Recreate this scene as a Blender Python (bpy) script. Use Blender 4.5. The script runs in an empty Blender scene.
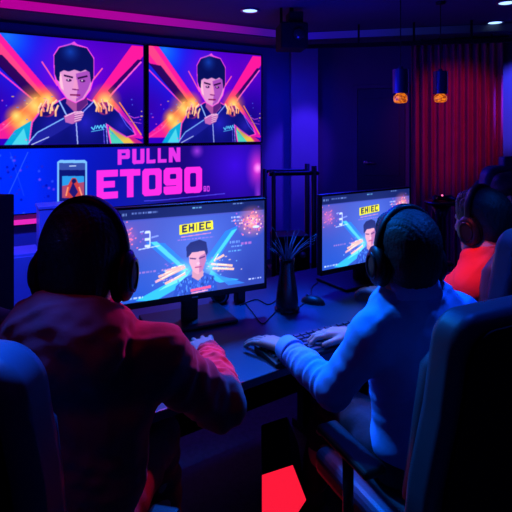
import bpy, bmesh, math, random
import numpy as np
from mathutils import Vector, Matrix, Euler
random.seed(7)
C = bpy.context.scene.collection
PI = math.pi
F = 492.0          # focal length in pixels
HOR = 130.0        # row of the horizon
CZ = 1.5           # eye height
T30 = math.tan(math.radians(30))
def W(px, py, Y):  # a place seen at (px,py) at depth Y
    return Vector(((px-256)/F*Y, Y, CZ-(py-HOR)/F*Y))
def s2l(c):
    c = np.asarray(c, dtype=float)/255.0
    return np.where(c <= .04045, c/12.92, ((c+.055)/1.055)**2.4)

# ------------------------------------------------------------------ scene
sc = bpy.context.scene
sc.view_settings.view_transform = 'Standard'
sc.view_settings.look = 'None'
sc.view_settings.gamma = 1
sc.view_settings.exposure = 0
sc.view_settings.use_curve_mapping = False
cam = bpy.data.objects.new('camera', bpy.data.cameras.new('camera'))
C.objects.link(cam)
cam.location = (0, 0, CZ); cam.rotation_euler = (PI/2, 0, 0)
cam.data.sensor_width = 36; cam.data.lens = F/512*36
cam.data.shift_y = -(256-HOR)/512
cam.data.clip_start = .05
sc.camera = cam
w = bpy.data.worlds.new('world'); sc.world = w; w.use_nodes = True
w.node_tree.nodes['Background'].inputs[0].default_value = (0.01, 0.01, .06, 1)
w.node_tree.nodes['Background'].inputs[1].default_value = .4

# ------------------------------------------------------------------ materials
def mat(name, col, rough=.6, metal=0, var=.15, vscale=30, bump=0, bscale=80, spec=.5, sheen=0, coat=0):
    m = bpy.data.materials.new(name); m.use_nodes = True
    nt = m.node_tree; N = nt.nodes; L = nt.links
    b = N['Principled BSDF']
    b.inputs['Roughness'].default_value = rough
    b.inputs['Metallic'].default_value = metal
    b.inputs['Specular IOR Level'].default_value = spec
    if sheen: b.inputs['Sheen Weight'].default_value = sheen
    if coat: b.inputs['Coat Weight'].default_value = coat
    tc = N.new('ShaderNodeTexCoord')
    no = N.new('ShaderNodeTexNoise'); no.inputs['Scale'].default_value = vscale
    no.inputs['Detail'].default_value = 4
    L.new(tc.outputs['Object'], no.inputs['Vector'])
    rp = N.new('ShaderNodeValToRGB')
    c = np.array(col)
    rp.color_ramp.elements[0].position = .3; rp.color_ramp.elements[1].position = .7
    rp.color_ramp.elements[0].color = (*(c*(1-var)), 1)
    rp.color_ramp.elements[1].color = (*np.minimum(c*(1+var), 1), 1)
    L.new(no.outputs['Fac'], rp.inputs['Fac']); L.new(rp.outputs['Color'], b.inputs['Base Color'])
    if bump:
        n2 = N.new('ShaderNodeTexNoise'); n2.inputs['Scale'].default_value = bscale; n2.inputs['Detail'].default_value = 3
        L.new(tc.outputs['Object'], n2.inputs['Vector'])
        bm = N.new('ShaderNodeBump'); bm.inputs['Strength'].default_value = bump; bm.inputs['Distance'].default_value = .004
        L.new(n2.outputs['Fac'], bm.inputs['Height']); L.new(bm.outputs['Normal'], b.inputs['Normal'])
    return m
def emis(name, col, st=1.0):
    m = bpy.data.materials.new(name); m.use_nodes = True
    b = m.node_tree.nodes['Principled BSDF']
    b.inputs['Base Color'].default_value = (.01, .01, .01, 1)
    b.inputs['Emission Color'].default_value = (*col, 1)
    b.inputs['Emission Strength'].default_value = st
    return m
def emis_attr(name, st=1.0):
    m = bpy.data.materials.new(name); m.use_nodes = True
    nt = m.node_tree; b = nt.nodes['Principled BSDF']
    b.inputs['Base Color'].default_value = (.004, .004, .006, 1)
    b.inputs['Roughness'].default_value = .35
    b.inputs['Specular IOR Level'].default_value = .2
    a = nt.nodes.new('ShaderNodeAttribute'); a.attribute_name = 'Col'
    nt.links.new(a.outputs['Color'], b.inputs['Emission Color'])
    b.inputs['Emission Strength'].default_value = st
    return m
def emis_ramp(name, axis, lo, hi, stops, st=1.0):
    m = bpy.data.materials.new(name); m.use_nodes = True
    nt = m.node_tree; N = nt.nodes; L = nt.links; b = N['Principled BSDF']
    b.inputs['Base Color'].default_value = (.02, .02, .02, 1)
    tc = N.new('ShaderNodeTexCoord'); sp = N.new('ShaderNodeSeparateXYZ'); mr = N.new('ShaderNodeMapRange')
    mr.inputs['From Min'].default_value = lo; mr.inputs['From Max'].default_value = hi
    L.new(tc.outputs['Object'], sp.inputs[0]); L.new(sp.outputs[axis], mr.inputs['Value'])
    rp = N.new('ShaderNodeValToRGB'); L.new(mr.outputs[0], rp.inputs[0])
    e = rp.color_ramp.elements
    e[0].position = stops[0][0]; e[0].color = (*s2l(stops[0][1]), 1)
    e[1].position = stops[-1][0]; e[1].color = (*s2l(stops[-1][1]), 1)
    for p, c in stops[1:-1]:
        q = e.new(p); q.color = (*s2l(c), 1)
    L.new(rp.outputs[0], b.inputs['Emission Color']); b.inputs['Emission Strength'].default_value = st
    return m

M = {}
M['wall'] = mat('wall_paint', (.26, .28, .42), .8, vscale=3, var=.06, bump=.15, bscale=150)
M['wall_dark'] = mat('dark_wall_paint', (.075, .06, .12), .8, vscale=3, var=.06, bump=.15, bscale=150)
M['ceil'] = mat('ceiling_paint', (.075, .08, .13), .85, vscale=3, var=.06)
M['floor'] = mat('dark_floor_carpet', (.035, .035, .045), .7, vscale=40, var=.3, bump=.4, bscale=300)
M['black'] = mat('black_plastic', (.009, .009, .011), .45, vscale=20, spec=.3)
M['matte'] = mat('matte_black', (.008, .008, .009), .8, vscale=20, spec=.2)
M['metal'] = mat('black_metal', (.02, .02, .025), .35, .6, vscale=20)
M['desk'] = mat('dark_desk_laminate', (.014, .045, .085), .42, vscale=8, var=.12, bump=.06, bscale=400, spec=.3)
M['leather'] = mat('navy_leatherette', (.05, .07, .10), .45, vscale=12, var=.06, bump=.08, bscale=500)
M['leather_black'] = mat('black_leatherette', (.006, .006, .007), .75, vscale=12, var=.12, bump=.35, bscale=260, spec=.15)
M['curtain'] = mat('red_curtain_cloth', (.42, .010, .11), .9, vscale=6, var=.12, bump=.3, bscale=300, sheen=.1)
M['door'] = mat('near_black_door', (.012, .012, .016), .5, vscale=5)
M['skin'] = mat('skin', (.50, .27, .21), .55, vscale=25, var=.06, bump=.15, bscale=220)
M['hair'] = mat('black_hair', (.004, .0035, .004), .6, vscale=60, var=.4, bump=.6, bscale=180)
M['blue_shirt'] = mat('light_blue_shirt_cloth', (.16, .36, .75), .8, vscale=10, var=.07, bump=.35, bscale=45)
M['red_shirt'] = mat('red_tshirt_cloth', (.72, .05, .045), .85, vscale=10, var=.07, bump=.35, bscale=40)
M['trousers'] = mat('dark_trousers', (.012, .014, .03), .85, vscale=14, var=.2, bump=.4, bscale=60)
M['maroon'] = mat('maroon_trousers', (.10, .01, .02), .85, vscale=14, var=.2, bump=.4, bscale=60)
M['shoe'] = mat('dark_shoe', (.02, .02, .025), .5)
M['white'] = mat('white_laminate', (.6, .6, .65), .5, vscale=5, var=.04)
M['vase'] = mat('black_glazed_vase', (.012, .012, .016), .25, vscale=5)
M['leaf'] = mat('dusty_leaf', (.22, .15, .22), .6, vscale=15, var=.3)
M['glass_dark'] = mat('smoked_glass', (.02, .02, .03), .08)
M['steel'] = mat('brushed_steel', (.35, .35, .4), .3, .9, vscale=60)
M['eye'] = mat('eye', (.25, .25, .28), .2)

def plaid():
    m = mat('plaid_shirt_cloth', (.4, .3, .5), .85)
    nt = m.node_tree; N = nt.nodes; L = nt.links; b = N['Principled BSDF']
    tc = N.new('ShaderNodeTexCoord'); ck = N.new('ShaderNodeTexChecker'); ck.inputs['Scale'].default_value = 55
    ck.inputs[1].default_value = (.55, .42, .62, 1); ck.inputs[2].default_value = (.2, .14, .3, 1)
    L.new(tc.outputs['Object'], ck.inputs['Vector']); L.new(ck.outputs[0], b.inputs['Base Color'])
    return m
M['plaid'] = plaid()
def hoodie_mat():
    # red cloth with a navy chest-and-back band: colour blocks belonging to the garment (object space = world height)
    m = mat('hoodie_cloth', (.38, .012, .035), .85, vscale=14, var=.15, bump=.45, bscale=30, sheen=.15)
    nt = m.node_tree; N = nt.nodes; L = nt.links; b = N['Principled BSDF']
    old = b.inputs['Base Color'].links[0].from_socket
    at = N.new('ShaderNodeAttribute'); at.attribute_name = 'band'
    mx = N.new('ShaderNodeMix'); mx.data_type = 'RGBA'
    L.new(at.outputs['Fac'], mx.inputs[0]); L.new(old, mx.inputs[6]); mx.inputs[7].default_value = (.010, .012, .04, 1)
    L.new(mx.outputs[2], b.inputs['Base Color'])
    return m
M['hoodie'] = hoodie_mat()

# ------------------------------------------------------------------ object helpers
def link(o, parent=None):
    C.objects.link(o)
    if parent: o.parent = parent
    return o
def tag(o, label, cat, group=None):
    o['label'] = label; o['category'] = cat
    if group: o['group'] = group
    return o
def thing(name, label, cat, loc=(0, 0, 0), rz=0, group=None):
    o = bpy.data.objects.new(name, None); C.objects.link(o)
    o.location = loc; o.rotation_euler = (0, 0, rz); o.empty_display_size = .1
    return tag(o, label, cat, group)
def obj(name, bm, m, parent=None, smooth=False, bevel=0, seg=2, subsurf=0):
    me = bpy.data.meshes.new(name)
    bmesh.ops.recalc_face_normals(bm, faces=bm.faces)
    bm.to_mesh(me); bm.free()
    me.materials.append(m)
    if smooth:
        me.polygons.foreach_set('use_smooth', [True]*len(me.polygons))
    o = bpy.data.objects.new(name, me)
    if bevel:
        md = o.modifiers.new('bevel', 'BEVEL'); md.width = bevel; md.segments = seg; md.limit_method = 'ANGLE'
    if subsurf:
        md = o.modifiers.new('sub', 'SUBSURF'); md.levels = md.render_levels = subsurf
    return link(o, parent)
def struct(name, bm, m, **k):
    o = obj(name, bm, m, **k); o['kind'] = 'structure'; return o
def box(bm, x0, x1, y0, y1, z0, z1, mtx=None):
    vs = [bm.verts.new(v) for v in [(x0,y0,z0),(x1,y0,z0),(x1,y1,z0),(x0,y1,z0),(x0,y0,z1),(x1,y0,z1),(x1,y1,z1),(x0,y1,z1)]]
    for f in [(0,3,2,1),(4,5,6,7),(0,1,5,4),(1,2,6,5),(2,3,7,6),(3,0,4,7)]: bm.faces.new([vs[i] for i in f])
    if mtx: bmesh.ops.transform(bm, matrix=mtx, verts=vs)
    return vs
def prism(bm, pts, z0, z1):
    a = [bm.verts.new((x, y, z0)) for x, y in pts]; b = [bm.verts.new((x, y, z1)) for x, y in pts]
    bm.faces.new(a[::-1]); bm.faces.new(b); n = len(pts)
    for i in range(n): bm.faces.new([a[i], a[(i+1) % n], b[(i+1) % n], b[i]])
    return a+b
def lathe(bm, prof, c=(0, 0, 0), n=32, mtx=None):
    rings = []; allv = []
    for r, z in prof:
        if r < 1e-5: ring = [bm.verts.new((c[0], c[1], c[2]+z))]
        else: ring = [bm.verts.new((c[0]+r*math.cos(2*PI*i/n), c[1]+r*math.sin(2*PI*i/n), c[2]+z)) for i in range(n)]
        rings.append(ring); allv += ring
    for a, b in zip(rings, rings[1:]):
        if len(a) == 1 and len(b) == 1: continue
        for i in range(n):
            j = (i+1) % n
            if len(a) == 1: bm.faces.new([a[0], b[i], b[j]])
            elif len(b) == 1: bm.faces.new([a[i], a[j], b[0]])
            else: bm.faces.new([a[i], a[j], b[j], b[i]])
    if mtx: bmesh.ops.transform(bm, matrix=mtx, verts=allv)
    return allv
def tube(bm, pts, r, n=10, cap=True):
    pts = [Vector(p) for p in pts]
    rs = r if isinstance(r, (list, tuple)) else [r]*len(pts)
    rings = []; up = None
    for i, p in enumerate(pts):
        t = (pts[min(i+1, len(pts)-1)]-pts[max(i-1, 0)]).normalized()
        if up is None:
            up = Vector((0, 0, 1)) if abs(t.z) < .9 else Vector((1, 0, 0))
        s = t.cross(up).normalized(); up = s.cross(t).normalized()
        rings.append([bm.verts.new(p+(s*math.cos(2*PI*k/n)+up*math.sin(2*PI*k/n))*rs[i]) for k in range(n)])
    for a, b in zip(rings, rings[1:]):
        for k in range(n): bm.faces.new([a[k], a[(k+1) % n], b[(k+1) % n], b[k]])
    if cap: bm.faces.new(rings[0][::-1]); bm.faces.new(rings[-1])
def B(): return bmesh.new()
def spline(pts, n=10):
    pts = [Vector(p) for p in pts]; P = [pts[0]]+pts+[pts[-1]]; out = []
    for i in range(1, len(P)-2):
        for k in range(n):
            t = k/n; a, b, c, d = P[i-1], P[i], P[i+1], P[i+2]
            out.append(.5*((2*b)+(c-a)*t+(2*a-5*b+4*c-d)*t*t+(3*b-a-3*c+d)*t**3))
    out.append(pts[-1]); return out

# ------------------------------------------------------------------ screen pictures
class Art:
    def __init__(s, w, h, bg):
        s.w, s.h = w, h
        s.a = np.zeros((h, w, 3)); s.a[:] = bg
        s.u, s.v = np.meshgrid(np.linspace(0, 1, w), np.linspace(0, 1, h))
        s.map = lambda x, y: (x, y)
        s.asp = w/h
    def blend(s, m, c, al=1.0):
        m = (m*al)[..., None]; s.a = s.a*(1-m)+np.array(c, float)*m
    def mask(s, pts):
        q = [s.map(x, y) for x, y in pts]; m = np.zeros((s.h, s.w), bool)
        for i in range(len(q)):
            (x0, y0), (x1, y1) = q[i], q[(i+1) % len(q)]
            if y0 == y1: continue
            c = ((s.v >= min(y0, y1)) & (s.v < max(y0, y1)) & (s.u < x0+(s.v-y0)*(x1-x0)/(y1-y0)))
            m ^= c
        return m.astype(float)
    def poly(s, pts, c, al=1.0): s.blend(s.mask(pts), c, al)
    def glow(s, x, y, r, c, al=1.0, p=1.5, ry=None):
        u, v = s.map(x, y); u2, _ = s.map(x+r, y); _, v2 = s.map(x, y+(ry or r))
        d = np.sqrt(((s.u-u)/abs(u2-u))**2+((s.v-v)/abs(v2-v))**2)
        s.blend(np.clip(1-d, 0, 1)**p, c, al)
    def ell(s, x, y, rx, ry, c, al=1.0):
        u, v = s.map(x, y); u2, _ = s.map(x+rx, y); _, v2 = s.map(x, y+ry)
        d = np.sqrt(((s.u-u)/abs(u2-u))**2+((s.v-v)/abs(v2-v))**2)
        s.blend(np.clip((1-d)*6, 0, 1), c, al)
    def line(s, pts, wd, c, al=1.0):
        for (x0, y0), (x1, y1) in zip(pts, pts[1:]):
            L = math.hypot(x1-x0, y1-y0) or 1; nx, ny = -(y1-y0)/L*wd/2, (x1-x0)/L*wd/2
            s.poly([(x0+nx, y0+ny), (x1+nx, y1+ny), (x1-nx, y1-ny), (x0-nx, y0-ny)], c, al)
    def grid(s, name, corner, du, dv, m, parent):
        """mesh grid; corner = top left, du across, dv down"""
        corner, du, dv = map(np.array, (corner, du, dv))
        P = corner+s.u[..., None]*du+s.v[..., None]*dv
        me = bpy.data.meshes.new(name)
        n = s.w*s.h; idx = np.arange(n).reshape(s.h, s.w)
        f = np.stack([idx[1:, :-1], idx[1:, 1:], idx[:-1, 1:], idx[:-1, :-1]], -1).reshape(-1, 4)
        mk_mesh(me, P.reshape(-1, 3), f)
        at = me.color_attributes.new('Col', 'FLOAT_COLOR', 'POINT')
        for _ in range(2):
            q = np.pad(s.a, ((1, 1), (1, 1), (0, 0)), 'edge'); q = (q[:-2]+2*q[1:-1]+q[2:])/4; s.a = (q[:, :-2]+2*q[:, 1:-1]+q[:, 2:])/4 if _ == 0 else s.a
        col = np.ones((n, 4), np.float32); col[:, :3] = s2l(np.clip(s.a, 0, 255)).reshape(-1, 3)
        at.data.foreach_set('color', col.ravel())
        me.materials.append(m)
        return link(bpy.data.objects.new(name, me), parent)
def mk_mesh(me, V, f):
    me.vertices.add(len(V)); me.vertices.foreach_set('co', np.ascontiguousarray(V, np.float32).ravel())
    me.loops.add(f.size); me.loops.foreach_set('vertex_index', np.ascontiguousarray(f, np.int32).ravel())
    me.polygons.add(len(f)); me.polygons.foreach_set('loop_start', np.arange(0, f.size, 4, dtype=np.int32))
    me.update(calc_edges=True)

def glyph(ch, t=.30):
    """block letters in a unit cell, y down; list of (polygon, sign)"""
    R = lambda a, b, c, d: [(a, b), (c, b), (c, d), (a, d)]
    def octo(a, b, c, d, k=.12): return [(a+k, b), (c-k, b), (c, b+k*.8), (c, d-k*.8), (c-k, d), (a+k, d), (a, d-k*.8), (a, b+k*.8)]
    h = t*.72
    g = {'P': [(R(0,0,t,1),1), (octo(0,0,1,.64),1), (R(0,0,.3,.64),1), (R(t,h,1-t,.64-h),-1)],
         'U': [(R(0,0,1,.86),1), (octo(0,.5,1,1),1), (R(t,-.1,1-t,1-h),-1)],
         'L': [(R(0,0,t,1),1), (R(0,1-h,1,1),1)],
         'N': [(R(0,0,t,1),1), (R(1-t,0,1,1),1), ([(0,0),(t+.05,0),(1,1),(1-t-.05,1)],1)],
         'E': [(R(0,0,t,1),1), (R(0,0,1,h),1), (R(0,.5-h/2,.86,.5+h/2),1), (R(0,1-h,1,1),1)],
         'T': [(R(0,0,1,h),1), (R(.5-t/2,0,.5+t/2,1),1)],
         'O': [(octo(0,0,1,1),1), (octo(t,h,1-t,1-h,.05),-1)],
         '0': [(octo(0,0,1,1),1), (octo(t,h,1-t,1-h,.05),-1)],
         '9': [(octo(0,0,1,.66),1), (octo(t,h,1-t,.66-h,.04),-1), (R(1-t,.3,1,.86),1), (octo(0,1-h*1.3,1,1,.1),1), (R(0,.80,t,.70),1)],
         'H': [(R(0,0,t,1),1), (R(1-t,0,1,1),1), (R(0,.5-h/2,1,.5+h/2),1)],
         'I': [(R(.5-t/2,0,.5+t/2,1),1)],
         'C': [(octo(0,0,1,1),1), (R(t,h,1.1,1-h),-1)],
         '3': [(octo(0,0,1,1),1), (R(-.1,h,1-t,.5-h/2),-1), (R(-.1,.5+h/2,1-t,1-h),-1)]}
    return g[ch]
def text(a, s, x0, y0, x1, y1, col, gap=.12, t=.30, dy=0, widths=None):
    n = len(s); ws = widths or [1]*n; tot = sum(ws)+gap*(n-1); sx = (x1-x0)/tot; x = x0
    for i, ch in enumerate(s):
        m = np.zeros((a.h, a.w))
        def tr(p): return (x+p[0]*sx*ws[i], y0+p[1]*(y1-y0)+dy*(x+p[0]*sx*ws[i]-x0)/(x1-x0))
        for pg, sg in glyph(ch, t):
            mm = a.mask([tr(p) for p in pg]); m = np.maximum(m, mm) if sg > 0 else m*(1-mm)
        a.blend(m, col); x += (ws[i]+gap)*sx

def hero_picture(a, warm=True):
    """poster of a dark haired man in a zipped jacket, fists up, neon X behind. Drawn in a 568x366 frame."""
    pk = (255, 25, 150); nv = (10, 14, 112)
    a.a[:] = (48, 0, 190); a.glow(90, 30, 280, (0, 50, 255), .95); a.glow(70, 10, 110, (30, 130, 255), .8)
    a.glow(300, 130, 220, (170, 0, 230), .9); a.glow(500, 60, 190, (120, 0, 190), .7)
    a.glow(520, 260, 170, (20, 5, 120), .9); a.glow(0, 230, 140, (50, 0, 150), .8)
    # beams
    a.poly([(0, 0), (45, 0), (270, 250), (235, 290), (0, 60)], pk, .95)
    a.poly([(0, 0), (20, 0), (250, 262), (240, 275), (0, 30)], (255, 90, 120), .6)
    a.poly([(0, 66), (55, 72), (185, 205), (155, 215)], (20, 0, 80), .9)
    a.line([(0, 90), (165, 222)], 5, (255, 60, 200))
    a.poly([(520, 5), (568, 5), (568, 40), (385, 260), (350, 230)], pk, .95)
    a.poly([(545, 55), (565, 55), (440, 190), (425, 175)], (25, 0, 90), .9)
    a.line([(560, 62), (432, 195)], 6, (255, 90, 210))
    a.poly([(165, 215), (215, 275), (100, 345), (0, 345), (0, 330)], (255, 30, 140), .9)
    a.line([(60, 310), (170, 205)], 4, (255, 110, 190)); a.line([(0, 345), (170, 250)], 5, (255, 60, 160))
    a.poly([(440, 200), (470, 230), (568, 345), (560, 350), (470, 335), (400, 240)], (240, 20, 170), .9)
    a.line([(470, 215), (560, 335)], 5, (255, 140, 60))
    a.line([(185, 85), (240, 165)], 5, (255, 90, 170)); a.line([(405, 95), (360, 150)], 5, (255, 90, 170))
    # fiery glows
    for x, y, r in [(165, 235, 80), (120, 290, 70), (205, 215, 55), (415, 215, 70), (440, 250, 45), (100, 270, 40)]:
        a.glow(x, y, r, (255, 150, 40), .95, 1.0); a.glow(x, y, r*.55, (255, 235, 130), .9, 1.0)
    # lower corners
    a.poly([(60, 366), (95, 318), (150, 285), (140, 366)], (0, 170, 215), .95)
    a.poly([(85, 366), (125, 310), (140, 366)], (120, 240, 240), .6)
    a.poly([(430, 290), (540, 366), (430, 366)], (240, 200, 60), .95)
    a.poly([(430, 310), (490, 366), (430, 366)], (60, 210, 190), .9)
    a.poly([(470, 310), (568, 366), (530, 366)], (230, 40, 120), .8)
    rnd = random.Random(3)
    for _ in range(46):
        x, y = rnd.uniform(0, 568), rnd.uniform(200, 350)
        a.ell(x, y, rnd.uniform(2, 6), rnd.uniform(1.5, 3), rnd.choice([(255, 200, 90), (255, 90, 180), (90, 120, 255)]), .8)
    # figure: jacket
    a.poly([(140, 366), (150, 290), (175, 255), (225, 225), (262, 205), (345, 203), (395, 225), (425, 215), (470, 250), (525, 305), (540, 335), (500, 345), (450, 318), (425, 300), (440, 366)], (255, 70, 190))
    a.poly([(144, 366), (155, 292), (180, 258), (228, 229), (264, 209), (343, 207), (395, 229), (425, 220), (467, 253), (520, 308), (532, 333), (500, 340), (450, 312), (418, 292), (434, 366)], nv)
    a.glow(340, 290, 90, (35, 30, 190), .9); a.glow(220, 300, 70, (30, 25, 170), .8); a.glow(480, 300, 60, (40, 30, 180), .8)
    # forearm crossing to the chin
    a.poly([(140, 366), (165, 330), (255, 275), (295, 270), (300, 290), (270, 310), (200, 350), (180, 366)], (28, 30, 150))
    a.line([(140, 360), (170, 325), (262, 276)], 4, (130, 190, 255)); a.line([(150, 366), (210, 340)], 3, (200, 220, 255))
    # collar, zip, seams
    a.line([(245, 215), (270, 262), (300, 285)], 5, (150, 190, 255)); a.line([(375, 212), (330, 255), (308, 285)], 4, (140, 160, 255))
    a.line([(306, 285), (312, 366)], 4, (170, 190, 255)); a.line([(418, 292), (424, 366)], 3, (150, 160, 255)); a.line([(408, 300), (412, 366)], 3, (90, 80, 230))
    a.line([(470, 255), (500, 300), (528, 325)], 3, (90, 90, 255))
    # neck and head
    a.poly([(272, 200), (345, 200), (350, 225), (308, 262), (270, 225)], (165, 75, 150)); a.poly([(310, 200), (345, 200), (348, 222), (308, 262)], (90, 30, 120))
    a.poly([(227, 122), (225, 60), (243, 31), (285, 16), (300, 8), (310, 17), (347, 25), (373, 60), (374, 130), (360, 176), (336, 208), (304, 223), (272, 209), (247, 177), (232, 150)], (255, 80, 225))
    a.poly([(240, 105), (362, 105), (366, 140), (356, 174), (334, 205), (304, 220), (274, 207), (250, 174), (240, 142)], (222, 146, 205))
    a.poly([(305, 120), (355, 105), (362, 140), (350, 172), (330, 204), (305, 218), (312, 170)], (165, 75, 185))
    a.poly([(240, 125), (252, 122), (262, 180), (252, 172)], (255, 190, 215))
    a.poly([(230, 125), (228, 62), (246, 34), (290, 20), (345, 28), (370, 62), (371, 130), (362, 150), (356, 112), (340, 104), (322, 112), (300, 106), (280, 114), (262, 110), (248, 118), (246, 150), (238, 145)], (6, 14, 84))
    a.glow(285, 45, 45, (20, 70, 190), .8)
    a.line([(262, 128), (295, 134)], 6, (40, 5, 60)); a.line([(312, 136), (348, 126)], 6, (40, 5, 60))
    a.ell(280, 144, 11, 5, (60, 10, 80)); a.ell(330, 144, 11, 5, (60, 10, 80)); a.ell(278, 143, 3, 3, (240, 220, 240)); a.ell(328, 143, 3, 3, (240, 220, 240))
    a.poly([(300, 140), (310, 140), (316, 174), (294, 174)], (235, 150, 195), .7); a.line([(292, 175), (316, 176)], 4, (120, 30, 110))
    a.line([(284, 195), (322, 194)], 5, (120, 15, 80)); a.line([(290, 203), (314, 203)], 3, (240, 160, 190))
    # hands
    rn2 = random.Random(12)
    for (cx, cy, k, sx) in [(205, 245, 1.0, 1), (412, 235, 1.0, -1)]:
        a.ell(cx, cy+4, 30*k, 25*k, (150, 40, 110)); a.ell(cx-6*sx, cy+10, 20*k, 16*k, (30, 10, 100))
        for i in range(7):
            x = cx+(-32+10*i)*k; y = cy+rn2.uniform(-4, 16)
            q = [(x, y+10), (x+rn2.uniform(-5, 6), y-8), (x+10*sx+rn2.uniform(-6, 6), y-24-rn2.uniform(0, 9))]
            a.line([(q[0][0]+4, q[0][1]), (q[1][0]+4, q[1][1])], 4, (60, 10, 110)); a.line(q, 7*k, rn2.choice([(255, 190, 140), (240, 130, 130), (255, 160, 90)]))
            a.line([(q[1][0]-2, q[1][1]), (q[2][0]-2, q[2][1])], 2, (255, 235, 190))
    a.poly([(262, 268), (300, 252), (328, 250), (334, 262), (322, 285), (292, 296), (268, 290)], (190, 100, 180))
    for i in range(4): a.line([(300, 262+8*i), (334-3*i, 255+8*i)], 5, (235, 170, 215)); a.line([(300, 266+8*i), (332-3*i, 259+8*i)], 1.5, (60, 10, 110))
    a.line([(266, 270), (302, 254), (328, 252)], 3, (250, 210, 240))
    # chest logo scribble
    a.line([(362, 306), (372, 316), (378, 300)], 4, (90, 210, 250))
    a.line([(380, 312), (386, 300), (392, 312), (398, 298), (404, 312), (410, 296), (416, 308)], 4, (90, 210, 250)); a.line([(362, 322), (412, 314)], 2.5, (90, 210, 250))
    a.line([(505, 262), (530, 272), (552, 268)], 3, (200, 70, 220)); a.line([(510, 285), (560, 292)], 2, (200, 90, 220))

def monitor_picture():
    a = Art(420, 246, (44, 62, 160)); a.map = lambda x, y: (x/490, (y-5)/290)
    a.glow(250, 120, 330, (66, 92, 195), .9); a.glow(60, 290, 260, (24, 74, 185), .9); a.glow(430, 250, 200, (32, 48, 140), .9)
    a.glow(30, 80, 120, (120, 70, 165), .7); a.glow(90, 60, 260, (75, 80, 170), .5)
    a.poly([(0, 0), (490, 0), (490, 38), (0, 38)], (16, 26, 84)); a.poly([(0, 38), (490, 38), (490, 42), (0, 42)], (60, 70, 170))
    a.glow(445, 75, 60, (255, 120, 120), .95, 1.0); a.glow(445, 75, 26, (255, 200, 170), .9, 1.0); a.glow(30, 90, 46, (220, 100, 150), .6)
    rnd = random.Random(9)
    for _ in range(120):
        x, y = 445+rnd.gauss(0, 28), 78+rnd.gauss(0, 20); a.ell(x, y, 3, 3, rnd.choice([(255, 120, 140), (255, 190, 190), (170, 80, 190), (90, 60, 170)]))
    for _ in range(60):
        x, y = 30+rnd.gauss(0, 20), 90+rnd.gauss(0, 18); a.ell(x, y, 3, 2.5, rnd.choice([(230, 110, 150), (150, 80, 180)]))
    # blue beams
    for al, dx in ((.95, 0),):
        a.poly([(90, 110), (150, 120), (240, 215), (205, 225)], (30, 110, 215), al); a.poly([(105, 112), (125, 112), (225, 215), (215, 222)], (70, 190, 240))
        a.poly([(395, 85), (350, 100), (270, 200), (310, 215)], (30, 110, 215), al); a.poly([(392, 95), (372, 100), (290, 205), (300, 210)], (60, 190, 240))
        a.poly([(120, 300), (200, 265), (235, 215), (180, 240), (60, 290)], (40, 170, 230)); a.poly([(130, 270), (210, 245), (225, 228), (170, 245)], (120, 225, 245), .8)
        a.poly([(300, 225), (340, 255), (400, 270), (330, 272), (290, 250)], (40, 170, 230)); a.poly([(310, 238), (420, 285), (360, 285)], (40, 120, 220), .8)
    a.glow(215, 215, 45, (120, 230, 255), .9); a.glow(300, 215, 40, (120, 230, 255), .9)
    for x, y, x2, y2 in [(120, 240, 215, 205), (130, 225, 200, 205), (150, 250, 215, 225), (150, 210, 212, 200)]:
        a.line([(x, y), (x2, y2)], 8, (245, 170, 150)); a.line([(x+20, y-8), (x2, y2-4)], 3, (255, 235, 200))
    for x, y, x2, y2 in [(300, 205, 375, 220), (305, 220, 380, 232), (310, 196, 345, 180)]:
        a.line([(x, y), (x2, y2)], 8, (245, 180, 150)); a.line([(x, y), (x2-20, y2-6)], 3, (255, 235, 200))
    for _ in range(50):
        x, y = rnd.uniform(110, 410), rnd.uniform(185, 255); a.ell(x, y, rnd.uniform(2, 6), 2, rnd.choice([(255, 200, 170), (160, 90, 190), (120, 210, 250), (90, 120, 230)]), .8)
    # figure
    a.poly([(175, 295), (185, 262), (215, 238), (240, 230), (275, 230), (300, 242), (318, 268), (322, 295)], (28, 60, 170))
    for _ in range(90):
        x, y = rnd.uniform(190, 310), rnd.uniform(240, 292); a.line([(x, y), (x+rnd.uniform(-3, 3), y+8)], 3, rnd.choice([(80, 150, 240), (20, 30, 110), (60, 90, 210)]), .8)
    a.poly([(238, 215), (272, 215), (275, 240), (257, 255), (236, 240)], (210, 130, 140))
    a.poly([(226, 160), (284, 158), (284, 190), (272, 222), (256, 234), (240, 222), (228, 192)], (240, 150, 155)); a.poly([(262, 175), (284, 165), (284, 190), (272, 222), (260, 230)], (190, 90, 130))
    a.poly([(220, 175), (218, 140), (232, 126), (262, 120), (284, 130), (290, 165), (284, 175), (278, 158), (236, 160), (228, 170)], (14, 14, 72))
    a.line([(230, 178), (250, 182)], 4, (60, 10, 60)); a.line([(260, 182), (280, 177)], 4, (60, 10, 60)); a.line([(246, 210), (268, 210)], 4, (170, 30, 80)); a.ell(257, 198, 6, 5, (255, 180, 180))
    a.line([(232, 284), (300, 280)], 9, (235, 70, 120)); a.line([(235, 293), (290, 290)], 4, (255, 150, 180))
    # yellow title
    a.poly([(196, 66), (306, 60), (308, 90), (196, 98)], (240, 225, 20))
    text(a, 'EHIEC', 204, 68, 300, 92, (30, 25, 60), gap=.22, t=.30, dy=-5, widths=[1, 1, .5, 1, 1])
    a.line([(200, 106), (300, 101)], 3, (220, 120, 170))
    # interface marks
    text(a, '3', 88, 76, 106, 128, (190, 205, 250), t=.22)
    a.line([(70, 132), (134, 126)], 3, (180, 200, 250)); a.line([(74, 78), (86, 76)], 4, (150, 170, 240)); a.line([(108, 98), (130, 94)], 5, (120, 140, 220))
    def words(x0, x1, y, c, h=5):
        x = x0
        while x < x1:
            wd = rnd.uniform(4, 12); a.line([(x, y), (min(x+wd, x1), y)], h, c, rnd.uniform(.5, .95)); x += wd+rnd.uniform(2, 4)
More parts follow.
